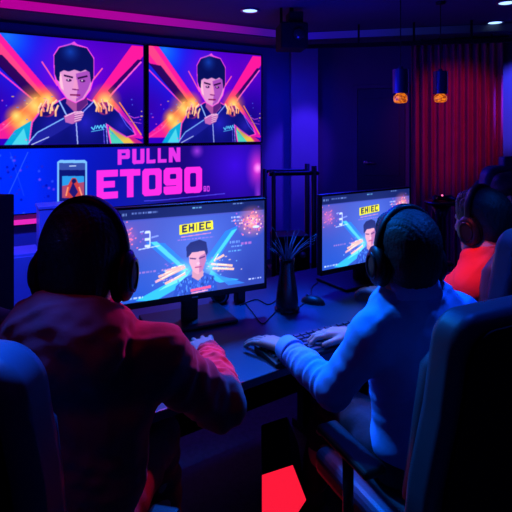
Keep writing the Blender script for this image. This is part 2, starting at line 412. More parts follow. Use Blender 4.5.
    words(8, 34, 20, (130, 160, 225), 8); words(50, 128, 18, (110, 135, 210)); words(238, 268, 14, (110, 190, 230)); words(376, 415, 10, (120, 160, 220), 4)
    words(370, 405, 56, (190, 200, 250)); words(370, 410, 68, (170, 180, 240)); words(60, 122, 205, (170, 110, 190)); words(140, 170, 205, (210, 130, 190), 7)
    words(365, 400, 140, (120, 170, 240), 8); words(370, 410, 155, (110, 160, 240)); words(405, 445, 148, (190, 100, 190), 8); words(360, 405, 170, (100, 190, 240)); words(120, 180, 238, (200, 140, 200))
    words(14, 82, 282, (200, 215, 255), 5); words(432, 482, 274, (190, 200, 250), 5); a.ell(460, 95, 14, 5, (190, 210, 250)); words(190, 310, 115, (170, 100, 200), 4)
    return a

M['screen'] = emis_attr('wall_screen_picture', 1.12)
M['mon'] = emis_attr('monitor_picture', 1.25)

# ------------------------------------------------------------------ room shell
def wall_line(p, q, z0, z1, th=.12, out=1):
    """upright slab from p to q; thickness goes to the side away from the room"""
    p, q = Vector(p), Vector(q); d = (q-p).normalized(); n = Vector((-d.y, d.x))*th*out
    bm = B(); prism(bm, [p[:], q[:], (q+n)[:], (p+n)[:]], z0, z1); return bm
H = 2.54
XL, XR, YB = -3.5, 3.2, -1.6
A0 = (XL, 5.62+T30*XL); A1 = (.52, 5.62+T30*.52)
K = (.71, 5.66); d2 = Vector((math.cos(math.radians(-21)), math.sin(math.radians(-21))))
t_end = (XR-K[0])/d2.x; K2 = (XR, K[1]+d2.y*t_end)
fl = B(); prism(fl, [(XL-.2, YB-.2), (XR+.2, YB-.2), (XR+.2, 6.6), (XL-.2, 6.6)], -.1, 0); struct('floor', fl, M['floor'])
fl = B(); prism(fl, [(XL-.2, YB-.2), (XR+.2, YB-.2), (XR+.2, 6.6), (XL-.2, 6.6)], H, H+.1); struct('ceiling', fl, M['ceil'])
struct('wall_front', wall_line(A0, (A1[0]+.2, A1[1]+.2*T30), 0, H), M['wall'])
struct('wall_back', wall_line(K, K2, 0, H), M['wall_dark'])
struct('wall_left', wall_line((XL, YB), A0, 0, H), M['wall'])
struct('wall_right', wall_line(K2, (XR, YB), 0, H), M['wall'])
struct('wall_rear', wall_line((XR, YB), (XL, YB), 0, H), M['wall'])
def hit(px, P0, d):
    a = (px-256)/F; t = (a*P0[1]-P0[0])/(d[0]-a*d[1]); return Vector((P0[0]+d[0]*t, P0[1]+d[1]*t))
# pillar between the screen wall and the back wall
pl = B(); pa = hit(291.5, (.4, 5.55), (1, .0)); pb = hit(318, (.4, 5.55), (1, .0))
prism(pl, [pa[:], pb[:], (pb.x+.02, 5.95), (pa.x, 5.95)], 0, H); struct('trim_1', pl, M['wall'])
# lowered ceiling border along the far walls
E0, E1, E2 = Vector((XL, 3.03)), Vector((.47, 5.25)), Vector((XR, 4.60))
sf = B(); prism(sf, [E0[:], E1[:], E2[:], (XR, K2[1]+.02), (K[0], K[1]+.02), (.60, 6.0), (XL, A0[1]+.02)], 2.45, H-.002)
struct('ceiling_border', sf, M['ceil'])
# right strip of bluish wall beside the curtain is the back wall itself

# cove lights on the inner faces of the border
def cove(name, p, q, stops, label, st=1.0):
    L = (q-p).length; th = math.atan2(q.y-p.y, q.x-p.x)
    bm = B(); box(bm, 0, L, -.02, -.001, 2.462, 2.532)
    o = obj(name, bm, emis_ramp(label[:20], 0, 0, L, stops, st)); o.location = (p.x, p.y, 0); o.rotation_euler = (0, 0, th)
    return tag(o, label, 'light strip')
cove('cove_light', E0, E1, [(0, (185, 0, 150)), (.45, (178, 0, 148)), (.62, (165, 5, 150)), (.78, (130, 8, 150)), (.9, (62, 12, 140)), (1, (40, 14, 140))], 'magenta to violet light strip in the ceiling edge above the wall screens')
cove('cove_light', E1+Vector((.03, -.006)), E2, [(0, (28, 10, 160)), (.1, (24, 12, 130)), (.25, (16, 14, 110)), (.4, (10, 14, 70)), (.6, (4, 6, 36)), (1, (3, 4, 28))], 'dim blue light strip in the ceiling edge above the door and curtain')

# door
da, db = hit(358, K, d2), hit(405.5, K, d2)
th2 = math.atan2(d2.y, d2.x)
dw = (db-da).length
def on_w2(name, bm, m, **k):
    o = struct(name, bm, m, **k); o.location = (da.x, da.y, 0); o.rotation_euler = (0, 0, th2); return o
bm = B(); box(bm, .0, dw, -.035, -.003, .0, 1.955); box(bm, .06, dw-.06, -.042, -.035, .12, .9); box(bm, .06, dw-.06, -.042, -.035, 1.0, 1.85)
door = on_w2('door_1', bm, M['door'], bevel=.004)
bm = B(); tube(bm, [(.09, -.04, 1.14), (.09, -.085, 1.14), (.2, -.085, 1.14)], .009); lathe(bm, [(0, 0), (.025, 0), (.025, .008), (0, .008)], (0, 0, 0), 20, Matrix.Translation((.09, -.042, 1.14)) @ Matrix.Rotation(PI/2, 4, 'X'))
obj('door_handle', bm, M['steel'], door, smooth=True)
bm = B(); box(bm, -.05, -.002, -.04, -.001, 0, 2.0); box(bm, dw+.002, dw+.05, -.05, -.001, 0, 2.0); box(bm, -.05, dw+.05, -.04, -.001, 1.957, 2.0)
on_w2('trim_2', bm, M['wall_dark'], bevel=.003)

# curtain
ca, cb = hit(411.5, (K[0]-.03, K[1]-.12), d2), hit(503, (K[0]-.03, K[1]-.12), d2)
L = (cb-ca).length; n = 320; zs = np.linspace(0, 1, 24)
bm = B(); rows = []
rr = random.Random(5); ph = np.cumsum([rr.uniform(.6, 1.5) for _ in range(n+1)]); ph = ph/ph[-1]*2*PI*12
for z in zs:
    r = []
    for i in range(n+1):
        t = i/n; amp = .034+.014*math.sin(t*9+1)
        y = amp*math.sin(ph[i]+.25*math.sin(z*3+t*11))+.012*math.sin(ph[i]*2.3+1)*z
        r.append(bm.verts.new((t*L, y, .03+(2.40-.03)*(1-z))))
    rows.append(r)
for a, b in zip(rows, rows[1:]):
    for i in range(n): bm.faces.new([a[i], a[i+1], b[i+1], b[i]])
cu = obj('curtain', bm, M['curtain'], smooth=True)
cu.modifiers.new('s', 'SOLIDIFY').thickness = .004
cu.location = (ca.x, ca.y, 0); cu.rotation_euler = (0, 0, th2)
tag(cu, 'deep red pleated curtain hanging on the back wall at the right', 'curtain')
bm = B(); tube(bm, [(-.05, 0, 2.418), (L+.05, 0, 2.418)], .016)
for i in range(5): box(bm, .1+i*(L-.2)/4-.008, .1+i*(L-.2)/4+.008, -.006, .006, 2.418, 2.449)
cr = obj('curtain_rail', bm, M['metal'], smooth=True); cr.location = (ca.x, ca.y, 0); cr.rotation_euler = (0, 0, th2)
tag(cr, 'thin black rail holding the red curtain under the ceiling', 'curtain rail')

# dark lighting rail under the ceiling on the right
ra, rb = W(296, 49, 4.75), W(530, 30, 4.35)
ra.z = rb.z = 2.30
ra = Vector((.40, 4.95, 2.335)); rb = Vector((3.15, 4.42, 2.335))
bm = B()
d = (rb-ra).normalized(); Lr = (rb-ra).length
box(bm, 0, Lr, -.02, .02, -.018, .018)
for i in range(6): box(bm, .1+i*(Lr-.2)/5-.01, .1+i*(Lr-.2)/5+.01, -.01, .01, .018, .2)
o = obj('lighting_rail', bm, M['matte']); o.location = ra; o.rotation_euler = (0, 0, math.atan2(d.y, d.x))
tag(o, 'long black rail hanging under the ceiling from projector to right edge', 'ceiling rail')

# ------------------------------------------------------------------ wall screens
def wp(px, py):  # place on the plane of the screens
    a = (px-256)/F; Y = 5.5/(1-T30*a); return a*Y/math.cos(math.radians(30)), CZ-(py-HOR)/F*Y
def wall_thing(name, label, cat, group=None): return thing(name, label, cat, (0, 5.5, 0), math.radians(30), group)
hero = Art(440, 290, (70, 0, 180)); hero.map = lambda x, y: (x/568, y/366); hero_picture(hero)
sA = wp(-17, 50)[0]; sB = wp(144.5, 50)[0]; sC = wp(147.5, 50)[0]; sD = wp(262, 50)[0]
zt, zb = 2.349, 1.357
shared = None
for (s0, s1, lab) in [(sA, sB, 'large wall screen on the left showing a fighter poster, cut by the frame edge'),
                      (sC, sD, 'wall screen with the same fighter poster, right one of the pair, above PULLN')]:
    t = wall_thing('wall_screen', lab, 'screen', 'paired wall screens')
    bm = B(); box(bm, s0, s1, .004, .085, zb, zt); g = .012
    for (a, b, c, e) in [(s0, s0+g, zb, zt), (s1-g, s1, zb, zt), (s0, s1, zb, zb+g), (s0, s1, zt-g, zt)]: box(bm, a, b, -.008, .004, c, e)
    obj('frame', bm, M['black'], t)
    hero.grid('screen', (s0+g, 0, zt-g), (s1-s0-2*g, 0, 0), (0, 0, -(zt-zb-2*g)), M['screen'], t)
# banner
b0, b1 = wp(-40, 180)[0], wp(260.5, 180)[0]; bt, bb = 1.335, .765
ban = Art(900, 190, (26, 6, 120))
def bmap(px, py):
    s, z = wp(px, py); return (s-b0)/(b1-b0), (bt-z)/(bt-bb)
ban.map = lambda x, y: ((x-b0)/(b1-b0), (bt-y)/(bt-bb))
def bg(px, py, rp, c, al, p=1.2, ry=None):
    s, z = wp(px, py); ban.glow(s, z, rp/F*4.8, c, al, p, ry=(ry or rp)/F*4.8)
bg(15, 185, 130, (0, 32, 250), 1.0, .5, 110); bg(0, 160, 110, (0, 50, 255), .7); bg(110, 180, 70, (10, 16, 150), .7, .8); bg(235, 165, 60, (60, 10, 225), .95, 1.0); bg(190, 205, 50, (30, 0, 120), .5)
bg(150, 205, 50, (20, 40, 160), .6); bg(257, 168, 16, (255, 60, 220), 1.0, 1.3, 30); bg(258, 168, 7, (255, 160, 255), 1.0, 1); bg(197, 151, 9, (170, 60, 230), .9)
bg(258, 196, 6, (170, 60, 230), .8, 1, 20)
ban.map = bmap
rnd = random.Random(4)
for _ in range(70):
    x, y = rnd.uniform(-30, 60), rnd.uniform(155, 215)
    ban.glow(x, y, 1.8, rnd.choice([(60, 90, 255), (140, 60, 240), (40, 30, 190), (0, 0, 150)]), .8, .8)
ban.line([(28, 152), (6, 200)], .8, (60, 110, 255), .7); ban.line([(10, 152), (24, 196)], .6, (50, 90, 255), .5)
# phone picture
ban.poly([(57, 162), (60, 160), (85, 160), (87, 162), (87, 207), (57, 208)], (120, 190, 250)); ban.poly([(59, 163), (85.3, 163), (85.3, 207), (59, 208)], (10, 20, 110))
ban.poly([(59, 163), (85.3, 163), (85.3, 170), (59, 170)], (70, 100, 190), .7); ban.line([(69, 166), (76, 166)], 1, (200, 220, 255))
ban.poly([(62, 176), (84, 176), (84, 198), (62, 198)], (40, 150, 230)); ban.poly([(62, 186), (84, 182), (84, 198), (62, 198)], (200, 50, 80), .8)
ban.poly([(66, 198), (67, 187), (72, 178), (76, 178), (80, 187), (82, 198)], (200, 60, 60)); ban.poly([(69, 192), (73, 182), (78, 192), (74, 198)], (30, 20, 110)); ban.line([(68, 187), (66, 196)], 1.5, (255, 150, 100)); ban.line([(79, 187), (82, 196)], 1.5, (255, 150, 120))
ban.ell(74, 181, 2.5, 2.5, (20, 20, 90))
# block letters: drawn on the banner's own plane
ban.map = lambda x, y: ((x-b0)/(b1-b0), (bt-y)/(bt-bb))
mg = (255, 45, 225)
s0, z0 = wp(96.5, 170.5); s1, z1 = wp(202, 166.5); _, z2 = wp(96.5, 199.5); _, z3 = wp(202, 194)
text(ban, 'ETO90', s0, z0, s1, z2, mg, gap=.10, t=.33, dy=z1-z0)
s0, z0 = wp(117.5, 149.5); s1, z1 = wp(180.5, 147.3); _, z2 = wp(117.5, 165)
text(ban, 'PULLN', s0, z0, s1, z2, (225, 50, 225), gap=.2, t=.34, dy=z1-z0, widths=[1.1, 1.1, .85, .85, 1.15])
ban.map = bmap
text(ban, '90', 203.5, 186, 209.5, 191.5, (210, 60, 230), gap=.15, t=.3)
ban.line([(144, 201), (160, 200.3), (225, 193.5)], .9, (80, 70, 240), .9)
t = wall_thing('led_banner', 'wide blue screen banner reading PULLN ETO90 below the two wall screens', 'screen')
bm = B(); box(bm, b0-.01, b1+.01, .004, .085, bb-.01, bt+.008); obj('frame', bm, M['black'], t)
ban.grid('screen', (b0, 0, bt), (b1-b0, 0, 0), (0, 0, -(bt-bb)), M['screen'], t)
# pink trim light and white shelf posts below the banner (seen at the left edge)
t = wall_thing('wall_light_strip', 'thin pink light strip on the wall under the blue banner, far left', 'light strip')
bm = B(); sE = wp(60, 224)[0]; box(bm, b0, sE, .03, .085, .665, .70); obj('diffuser', bm, emis('pink_strip', s2l((235, 40, 190)), 1.0), t)
bm = B(); box(bm, b0-.02, sE+.02, .028, .1, .655, .664); obj('bracket', bm, M['black'], t)
def upright_box(name, px0, px1, pytop, Y, h0, dep, m, label, cat, parts=None):
    pass
p = W(42, 224, 4.1)
t = thing('display_plinth', 'small pale plinth standing left of the head in the red hoodie', 'plinth', (W(43, 200, 4.05).x, 4.05, 0), math.radians(30))
bm = B(); box(bm, -.03, .20, -.03, .2, 0, .85); obj('body', bm, M['white'], t, bevel=.006)
bm = B(); box(bm, -.04, .21, -.04, .21, .851, .875); obj('top', bm, M['white'], t, bevel=.004)
t = thing('low_cabinet', 'low pale cabinet by the screen wall at the far left', 'cabinet', (W(18, 255, 3.6).x-.25, 3.6, 0), math.radians(30))
bm = B(); box(bm, -.2, .38, 0, .3, .06, .56); obj('body', bm, M['white'], t, bevel=.005)
bm = B(); box(bm, -.18, .36, .02, .28, 0, .06); obj('plinth', bm, M['black'], t)
for i in range(2):
    bm = B(); box(bm, -.19+.285*i, .085+.285*i, -.016, -.001, .08, .54); dd = obj('door', bm, M['white'], t, bevel=.003)
    bm = B(); box(bm, (.055 if i == 0 else .12), (.065 if i == 0 else .13), -.03, -.016, .3, .4); obj('handle', bm, M['steel'], dd)

# ------------------------------------------------------------------ ceiling fittings
for px, py, lab in [(250, 10, 'round ceiling downlight left of the projector, glowing white'), (495, 22, 'small round ceiling downlight above the red curtain'), (507, 2, 'bright round ceiling downlight at the top right corner')]:
    Y = (H-CZ)*F/(HOR-py); X = (px-256)/F*Y
    t = thing('downlight', lab, 'ceiling light', (X, Y, H), 0, 'ceiling downlights')
    bm = B(); lathe(bm, [(.062, -.001), (.085, -.001), (.082, -.012), (.064, -.010)], n=32); obj('ring', bm, M['steel'], t, smooth=True)
    bm = B(); lathe(bm, [(0, -.004), (.062, -.004), (.062, -.007), (0, -.008)], n=32); obj('lens', bm, emis('downlight_glow', (.30, .50, 1.0), 2.2), t)
# projector
Yp = 4.2; px0 = W(278, 25, Yp); px1 = W(305, 50, Yp)
t = thing('projector', 'black projector hanging from the ceiling above the pillar', 'projector', ((px0.x+px1.x)/2, Yp, H), math.radians(8))
cx = 0; wd = (px1.x-px0.x)/2
bm = B(); box(bm, -wd, wd, -.13, .13, px1.z-H, px0.z-H); obj('body', bm, M['matte'], t, bevel=.012)
bm = B(); box(bm, -.035, .085, -.08, .08, px0.z-H, px0.z-H+.10); obj('mount_box', bm, M['matte'], t, bevel=.006)
bm = B(); tube(bm, [(.0, 0, px0.z-H+.1), (0, 0, -.001)], .018); obj('pole', bm, M['matte'], t, smooth=True)
bm = B(); tube(bm, [(-.09, 0, px0.z-H), (-.09, 0, -.001)], .012); obj('pole', bm, M['matte'], t, smooth=True)
bm = B(); lathe(bm, [(0, 0), (.05, 0), (.045, .03), (0, .03)], n=24, mtx=Matrix.Translation((.03, -.13, -.25)) @ Matrix.Rotation(PI/2, 4, 'X')); obj('lens', bm, M['glass_dark'], t, smooth=True)
# pendants
def pendant(px, ytop, ybot, Y, wpx, label):
    top = W(px, ytop, Y); bot = W(px, ybot, Y); r = wpx/2/F*Y; h = top.z-bot.z
    t = thing('pendant_lamp', label, 'pendant lamp', (top.x, Y, H), 0, 'pendant lamps by the curtain')
    z1 = top.z-H; z0 = bot.z-H
    bm = B(); tube(bm, [(0, 0, -.02), (0, 0, z1)], .004); obj('cord', bm, M['black'], t)
    bm = B(); lathe(bm, [(0, 0), (.04, 0), (.035, -.02), (0, -.022)], (0, 0, -.001)); obj('ceiling_rose', bm, M['black'], t, smooth=True)
    bm = B(); lathe(bm, [(0, .02), (.015, .02), (.02, 0), (r, 0), (r, -h), (r*.93, -h), (r*.93, -.01), (0, -.01)], (0, 0, z1), 40); obj('shade', bm, M['shade'], t, smooth=False)
    bm = B(); R = r*.86
    prof = [(0, .004), (R*.6, .0), (R, -.02), (R*1.02, -.045), (R*.9, -.062), (R*.5, -.068), (0, -.069)]
    lathe(bm, prof, (0, 0, z0), 28); obj('bulb', bm, M['amber'], t, smooth=True)
M['shade'] = mat('blue_black_enamel', (.05, .05, .09), .28, .3, vscale=9)
def amber():
    m = bpy.data.materials.new('amber_bulb'); m.use_nodes = True; nt = m.node_tree; N = nt.nodes; Lk = nt.links; b = N['Principled BSDF']; b.inputs['Base Color'].default_value = (.05, .01, .002, 1)
    tc = N.new('ShaderNodeTexCoord'); wv = N.new('ShaderNodeTexNoise'); wv.inputs['Scale'].default_value = 60; Lk.new(tc.outputs['Object'], wv.inputs['Vector'])
    rp = N.new('ShaderNodeValToRGB'); rp.color_ramp.elements[0].position = .4; rp.color_ramp.elements[1].position = .62
    rp.color_ramp.elements[0].color = (.30, .03, .002, 1); rp.color_ramp.elements[1].color = (1.1, .26, .01, 1)
    Lk.new(wv.outputs['Fac'], rp.inputs[0]); Lk.new(rp.outputs[0], b.inputs['Emission Color']); b.inputs['Emission Strength'].default_value = .9
    return m
M['amber'] = amber()
pendant(400.5, 69.5, 93.5, 3.5, 15.5, 'black pendant lamp with amber bulb hanging in front of the dark door')
pendant(440.5, 71.5, 94, 4.0, 14, 'black pendant lamp with amber bulb hanging in front of the red curtain')

# ------------------------------------------------------------------ desk
DE = math.atan(.687); ux, uy = math.cos(DE), math.sin(DE)
D0 = Vector((-.047, 1.458))       # a point on the near edge
def dk(s, t, z=0):                # along the edge, towards the back
    return Vector((D0.x+ux*s-uy*t, D0.y+uy*s+ux*t, z))
t = thing('desk', 'long dark desk carrying the monitors and the keyboard', 'desk', dk(0, 0, 0), DE)
S0, S1, DD = -1.15, 1.28, .80
bm = B(); box(bm, S0, S1, 0, DD, .722, .75); obj('desktop', bm, M['desk'], t, bevel=.004)
bm = B(); box(bm, S0+.05, S1-.05, DD-.06, DD-.04, .15, .721); obj('back_panel', bm, M['matte'], t)
for s in (S0+.04, .78, S1-.09):
    bm = B(); box(bm, s, s+.05, .06, DD-.07, 0, .04); box(bm, s, s+.05, .12, .17, .04, .721); box(bm, s, s+.05, DD-.16, DD-.11, .04, .721)
    obj('leg', bm, M['metal'], t, bevel=.003)

# monitors
monart = monitor_picture(); monart.glow(255, 190, 240, (110, 150, 240), .28); monart.a = monart.a*1.08+np.array([6, 8, 12])
def monitor(corner_r, yaw, corner_left, label, zt, zb, neck_px):
    Wd = .61; c = Vector((math.cos(yaw), math.sin(yaw)))
    cr = Vector(corner_r) if corner_r else Vector(corner_left)+c*Wd
    mid = cr-c*Wd/2; h = zt-zb
    t = thing('monitor', label, 'monitor', (mid.x, mid.y, .7505), yaw, 'gaming monitors on the desk')
    z0, z1 = zb-.7505, zt-.7505; w2 = Wd/2
    bm = B(); box(bm, -w2, w2, .002, .022, z0, z1); box(bm, -w2+.05, w2-.05, .022, .05, z0+.05, z1-.05)
    g = .009
    for (a, b, cc, e) in [(-w2, -w2+g, z0, z1), (w2-g, w2, z0, z1), (-w2, w2, z0, z0+.022), (-w2, w2, z1-g, z1)]: box(bm, a, b, -.006, .004, cc, e)
    obj('housing', bm, M['black'], t, bevel=.002)
    monart.grid('screen', (-w2+g, 0, z1-g), (Wd-2*g, 0, 0), (0, 0, -(z1-z0-.022-g)), M['mon'], t)
    bm = B(); box(bm, -.012, .012, -.0065, -.006, z0+.008, z0+.013); obj('badge', bm, M['steel'], t)
    bm = B(); box(bm, -.032, .032, .05, .075, .012, z0+.2); obj('stand_neck', bm, M['black'], t, bevel=.004)
    bm = B(); box(bm, -.17, .17, -.03, .19, 0, .013); obj('stand_base', bm, M['black'], t, bevel=.005)
    return t
monitor((.041, 2.0), math.radians(26), None, 'large gaming monitor left of the dark vase, beside the red hoodie', 1.224, .858, 182)
monitor(None, math.radians(33), (.289, 2.22), 'gaming monitor partly hidden behind the head in the blue shirt', 1.207, .841, 349)

# keyboard
kb = dk(0, 0); kx, ky = (254-256)/F*1.665, 1.665
KA = math.radians(30)
t = thing('keyboard', 'black keyboard under the hands of the person in the blue shirt', 'keyboard', (kx, ky, .7505), KA)
KW, KD = .44, .14
bm = B(); prof = [(-KD, 0), (0, 0), (0, .024), (-KD, .014)]
a = [bm.verts.new((0, y, z)) for y, z in prof]; b = [bm.verts.new((KW, y, z)) for y, z in prof]
bm.faces.new(a); bm.faces.new(b[::-1])
for i in range(4): bm.faces.new([a[i], a[(i+1) % 4], b[(i+1) % 4], b[i]])
obj('case', bm, M['black'], t, bevel=.003)
kk = mat('dark_keycap', (.055, .05, .085), .45)
rowsx = [15, 15, 14, 13, 12, 9]
key0 = None; nk = 0
for r in range(6):
    y = -KD+.012+r*.0205; z = .0145+(y+KD)/KD*.010; x = .012
    nkey = rowsx[5-r] if r < 6 else 15
    free = (KW-.024)
    n_ = nkey; pitch = free/n_
    for i in range(n_):
        wdt = pitch-.004
        bm = B()
        vs = box(bm, 0, wdt, 0, .0165, 0, .006)
        for v in vs[4:]: v.co.x = wdt/2+(v.co.x-wdt/2)*.86; v.co.y = .00825+(v.co.y-.00825)*.82
        o = obj('key', bm, kk, t); o.location = (x+i*pitch, y, z)
        nk += 1
# desk clutter
vb = W(287, 308, 2.05); vb.z = .7505
t = thing('vase', 'tall dark vase holding spiky leaves between the two monitors', 'vase', vb)
bm = B(); lathe(bm, [(0, 0), (.042, 0), (.046, .006), (.047, .03), (.044, .07), (.037, .12), (.031, .16), (.029, .19), (.033, .215), (.030, .215), (.026, .19), (.03, .05), (0, .03)], n=36)
obj('body', bm, M['vase'], t, smooth=True)
bm = B(); lathe(bm, [(.045, .002), (.052, .004), (.052, .010), (.045, .014)], n=36); obj('foot_ring', bm, M['vase'], t, smooth=True)
t2 = thing('spiky_plant', 'thin spiky leaves fanning out of the dark vase', 'plant', (vb.x, vb.y, .7505+.19))
rnd = random.Random(21)
for k in range(38):
    a = rnd.uniform(0, 2*PI); ln = rnd.uniform(.08, .165); lean = rnd.uniform(.1, .95)
    dx, dy = math.cos(a)*lean, math.sin(a)*lean*.7; bm = B(); L_ = []
    base = Vector((.008*math.cos(a), .008*math.sin(a), .0)); side = Vector((-math.sin(a), math.cos(a), 0))
    prev = None; m_ = 9
    for i in range(m_+1):
        u = i/m_; p = base+Vector((dx, dy, 0))*ln*u*(.5+.5*u)+Vector((0, 0, 1))*ln*(u-.22*lean*u*u)
        w_ = .0042*math.sin(PI*min(1, .15+u*.85))*(1-u*.5)+.0003
        q = [bm.verts.new(p-side*w_), bm.verts.new(p+Vector((0, 0, -.0012))), bm.verts.new(p+side*w_), bm.verts.new(p+Vector((0, 0, .0012)))]
        if prev:
            for j in range(4): bm.faces.new([prev[j], prev[(j+1) % 4], q[(j+1) % 4], q[j]])
        else: bm.faces.new(q)
        prev = q
    bm.faces.new(prev[::-1]); obj('leaf', bm, M['leaf'], t2, smooth=True)
def cable(label, pts, r=.0022):
    bm = B(); tube(bm, spline([(p.x, p.y, .7505+r+dz) for p, dz in pts], 8), r, 6)
    tag(obj('cable', bm, M['black'], smooth=True), label, 'cable', 'cables on the desk')
def dpt(px, py): Y = .75*F/(py-HOR); return Vector(((px-256)/F*Y, Y, 0))
cable('thin black cable curling on the desk right of the left monitor stand', [(dpt(242, 300), .0), (dpt(252, 312), 0), (dpt(262, 324), 0), (dpt(270, 318), 0), (dpt(276, 312), 0)])
cable('thin black cable looping from the left monitor toward the vase', [(dpt(240, 306), 0), (dpt(256, 300), 0), (dpt(268, 305), 0), (dpt(276, 301), 0)])
cable('thin black cable running from the vase to the right monitor', [(dpt(300, 307), 0), (dpt(310, 298), 0), (dpt(312, 288), 0), (dpt(318, 283), 0)])
# small things
pm = dpt(213, 312)
t = thing('desk_speaker', 'small round black speaker behind the left monitor stand base', 'speaker', (pm.x+.02, pm.y+.12, .7505))
bm = B(); lathe(bm, [(0, 0), (.03, 0), (.04, .02), (.042, .04), (.036, .066), (.02, .08), (0, .083)], n=32); obj('body', bm, M['black'], t, smooth=True)
bm = B(); lathe(bm, [(.028, -.001), (.034, -.001), (.034, .003), (.028, .003)], (0, 0, 0), 28, Matrix.Translation((0, -.042, .042)) @ Matrix.Rotation(PI/2, 4, 'X')); obj('ring', bm, M['steel'], t, smooth=True)
pm = dpt(236, 312)
t = thing('small_black_box', 'small upright black box on the desk under the left monitor right side', 'box', (pm.x+.01, pm.y+.12, .7505), .5)
bm = B(); box(bm, -.02, .02, -.02, .02, 0, .09); obj('body', bm, M['black'], t, bevel=.004)
bm = B(); box(bm, -.014, .014, -.0215, -.0205, .02, .07); obj('front_panel', bm, M['glass_dark'], t)
t = thing('computer_mouse', 'dark computer mouse lying on the desk near the right monitor stand', 'mouse', (*dpt(313, 303)[:2], .7505), math.radians(60))
bm = B(); bmesh.ops.create_uvsphere(bm, u_segments=24, v_segments=14, radius=1); bmesh.ops.transform(bm, matrix=Matrix.Diagonal((.031, .055, .032, 1)), verts=bm.verts)
bmesh.ops.bisect_plane(bm, geom=bm.verts[:]+bm.edges[:]+bm.faces[:], plane_co=(0, 0, 0), plane_no=(0, 0, 1), clear_inner=True); bmesh.ops.holes_fill(bm, edges=bm.edges)
obj('body', bm, M['black'], t, smooth=True)
bm = B(); lathe(bm, [(0, -.003), (.007, -.003), (.007, .003), (0, .003)], n=16, mtx=Matrix.Translation((0, .025, .0275)) @ Matrix.Rotation(PI/2, 4, 'Y')); obj('scroll_wheel', bm, M['steel'], t)
pc = dpt(372, 284)
t = thing('mug', 'dark mug on the desk under the right monitor', 'mug', (pc.x, pc.y+.02, .7505))
bm = B(); lathe(bm, [(0, 0), (.03, 0), (.034, .01), (.035, .075), (.032, .075), (.031, .012), (0, .01)], n=28); obj('body', bm, M['vase'], t, smooth=True)
bm = B(); tube(bm, [(.034, 0, .06), (.055, 0, .055), (.058, 0, .035), (.05, 0, .02), (.034, 0, .018)], .004, 8); obj('handle', bm, M['vase'], t, smooth=True)
# black speaker cabinet at the left edge
Ysp = 1.60; px_ = W(18, 193, Ysp)
t = thing('speaker_cabinet', 'tall black speaker cabinet on the desk at the left edge of the frame', 'speaker', (px_.x-.215, Ysp+.0, .7505), 0)
hh = .525
bm = B(); box(bm, -.14, .14, -.02, .13, 0, hh); obj('cabinet', bm, M['matte'], t, bevel=.005)
bm = B(); box(bm, -.125, .125, -.028, -.021, .02, hh-.02); obj('grille', bm, M['matte'], t, bevel=.002)
# computer under the desk with a red lit side
pr = W(281, 480, 1.72)
t = thing('computer_case', 'angular computer case with a glowing red side on the floor under the desk', 'computer', (.1, 1.72, 0), 0)
pts = [(-.079, .012), (-.079, .290), (.029, .325), (.075, .206), (.045, .160), (.045, .012)]
def upright(bm, pts, y0, y1):
    a = [bm.verts.new((x, y0, z)) for x, z in pts]; b = [bm.verts.new((x, y1, z)) for x, z in pts]; n = len(pts)
    bm.faces.new(a); bm.faces.new(b[::-1])
    for i in range(n): bm.faces.new([a[i], a[(i+1) % n], b[(i+1) % n], b[i]])
bm = B(); upright(bm, pts, .006, .30); obj('case', bm, M['black'], t, bevel=.004)
bm = B(); upright(bm, pts, 0, .0055); obj('glowing_panel', bm, emis('red_panel', s2l((255, 26, 58)), 1.0), t)
for sx in (-.06, .03):
    for sy in (.03, .27):
        bm = B(); lathe(bm, [(0, 0), (.012, 0), (.012, .012), (0, .012)], (sx, sy, 0), 14); obj('foot', bm, M['black'], t)

# rack behind the desk
Yr = 3.05
t = thing('equipment_rack', 'black metal frame rack standing behind the desk between the monitors', 'rack', (W(294, 200, Yr).x, Yr, 0), math.radians(12))
hw = .13; zt_ = CZ-(171-HOR)/F*Yr
for (x, y) in [(-hw, -.0), (hw, -.0), (-hw-.01, .2), (hw+.02, .2)]:
    bm = B(); tube(bm, [(x, y, 0), (x, y, zt_+(.03 if x > 0 else 0))], .014 if x < 0 else .017, 12); obj('post', bm, M['metal'], t, smooth=True)
for z in (zt_-.015, .92-.3, .3):
    bm = B()
    if z > 1: tube(bm, [(-hw-.03, 0, z), (hw+.03, 0, z)], .014); tube(bm, [(-hw, .2, z), (hw, .2, z)], .012)
    else: box(bm, -hw, hw, 0, .2, z-.012, z)
    obj('shelf' if z < 1 else 'top_bar', bm, M['metal'], t)
t = thing('amplifier', 'black amplifier box sitting on the rack shelf behind the vase', 'audio equipment', (W(294, 200, Yr).x, Yr, .6205), math.radians(12))
bm = B(); box(bm, -.108, .108, .01, .19, .008, .22); obj('case', bm, M['black'], t, bevel=.006)
bm = B(); lathe(bm, [(0, 0), (.02, 0), (.018, .014), (0, .014)], n=20, mtx=Matrix.Translation((.06, .0095, .1)) @ Matrix.Rotation(PI/2, 4, 'X')); obj('knob', bm, M['steel'], t, smooth=True)
bm = B(); box(bm, -.09, .0, .004, .0095, .14, .17); obj('display', bm, M['glass_dark'], t)
for x in (-.09, .09):
    for y in (.03, .17):
        bm = B(); box(bm, x-.01, x+.01, y-.01, y+.01, 0, .0078); obj('foot', bm, M['black'], t)

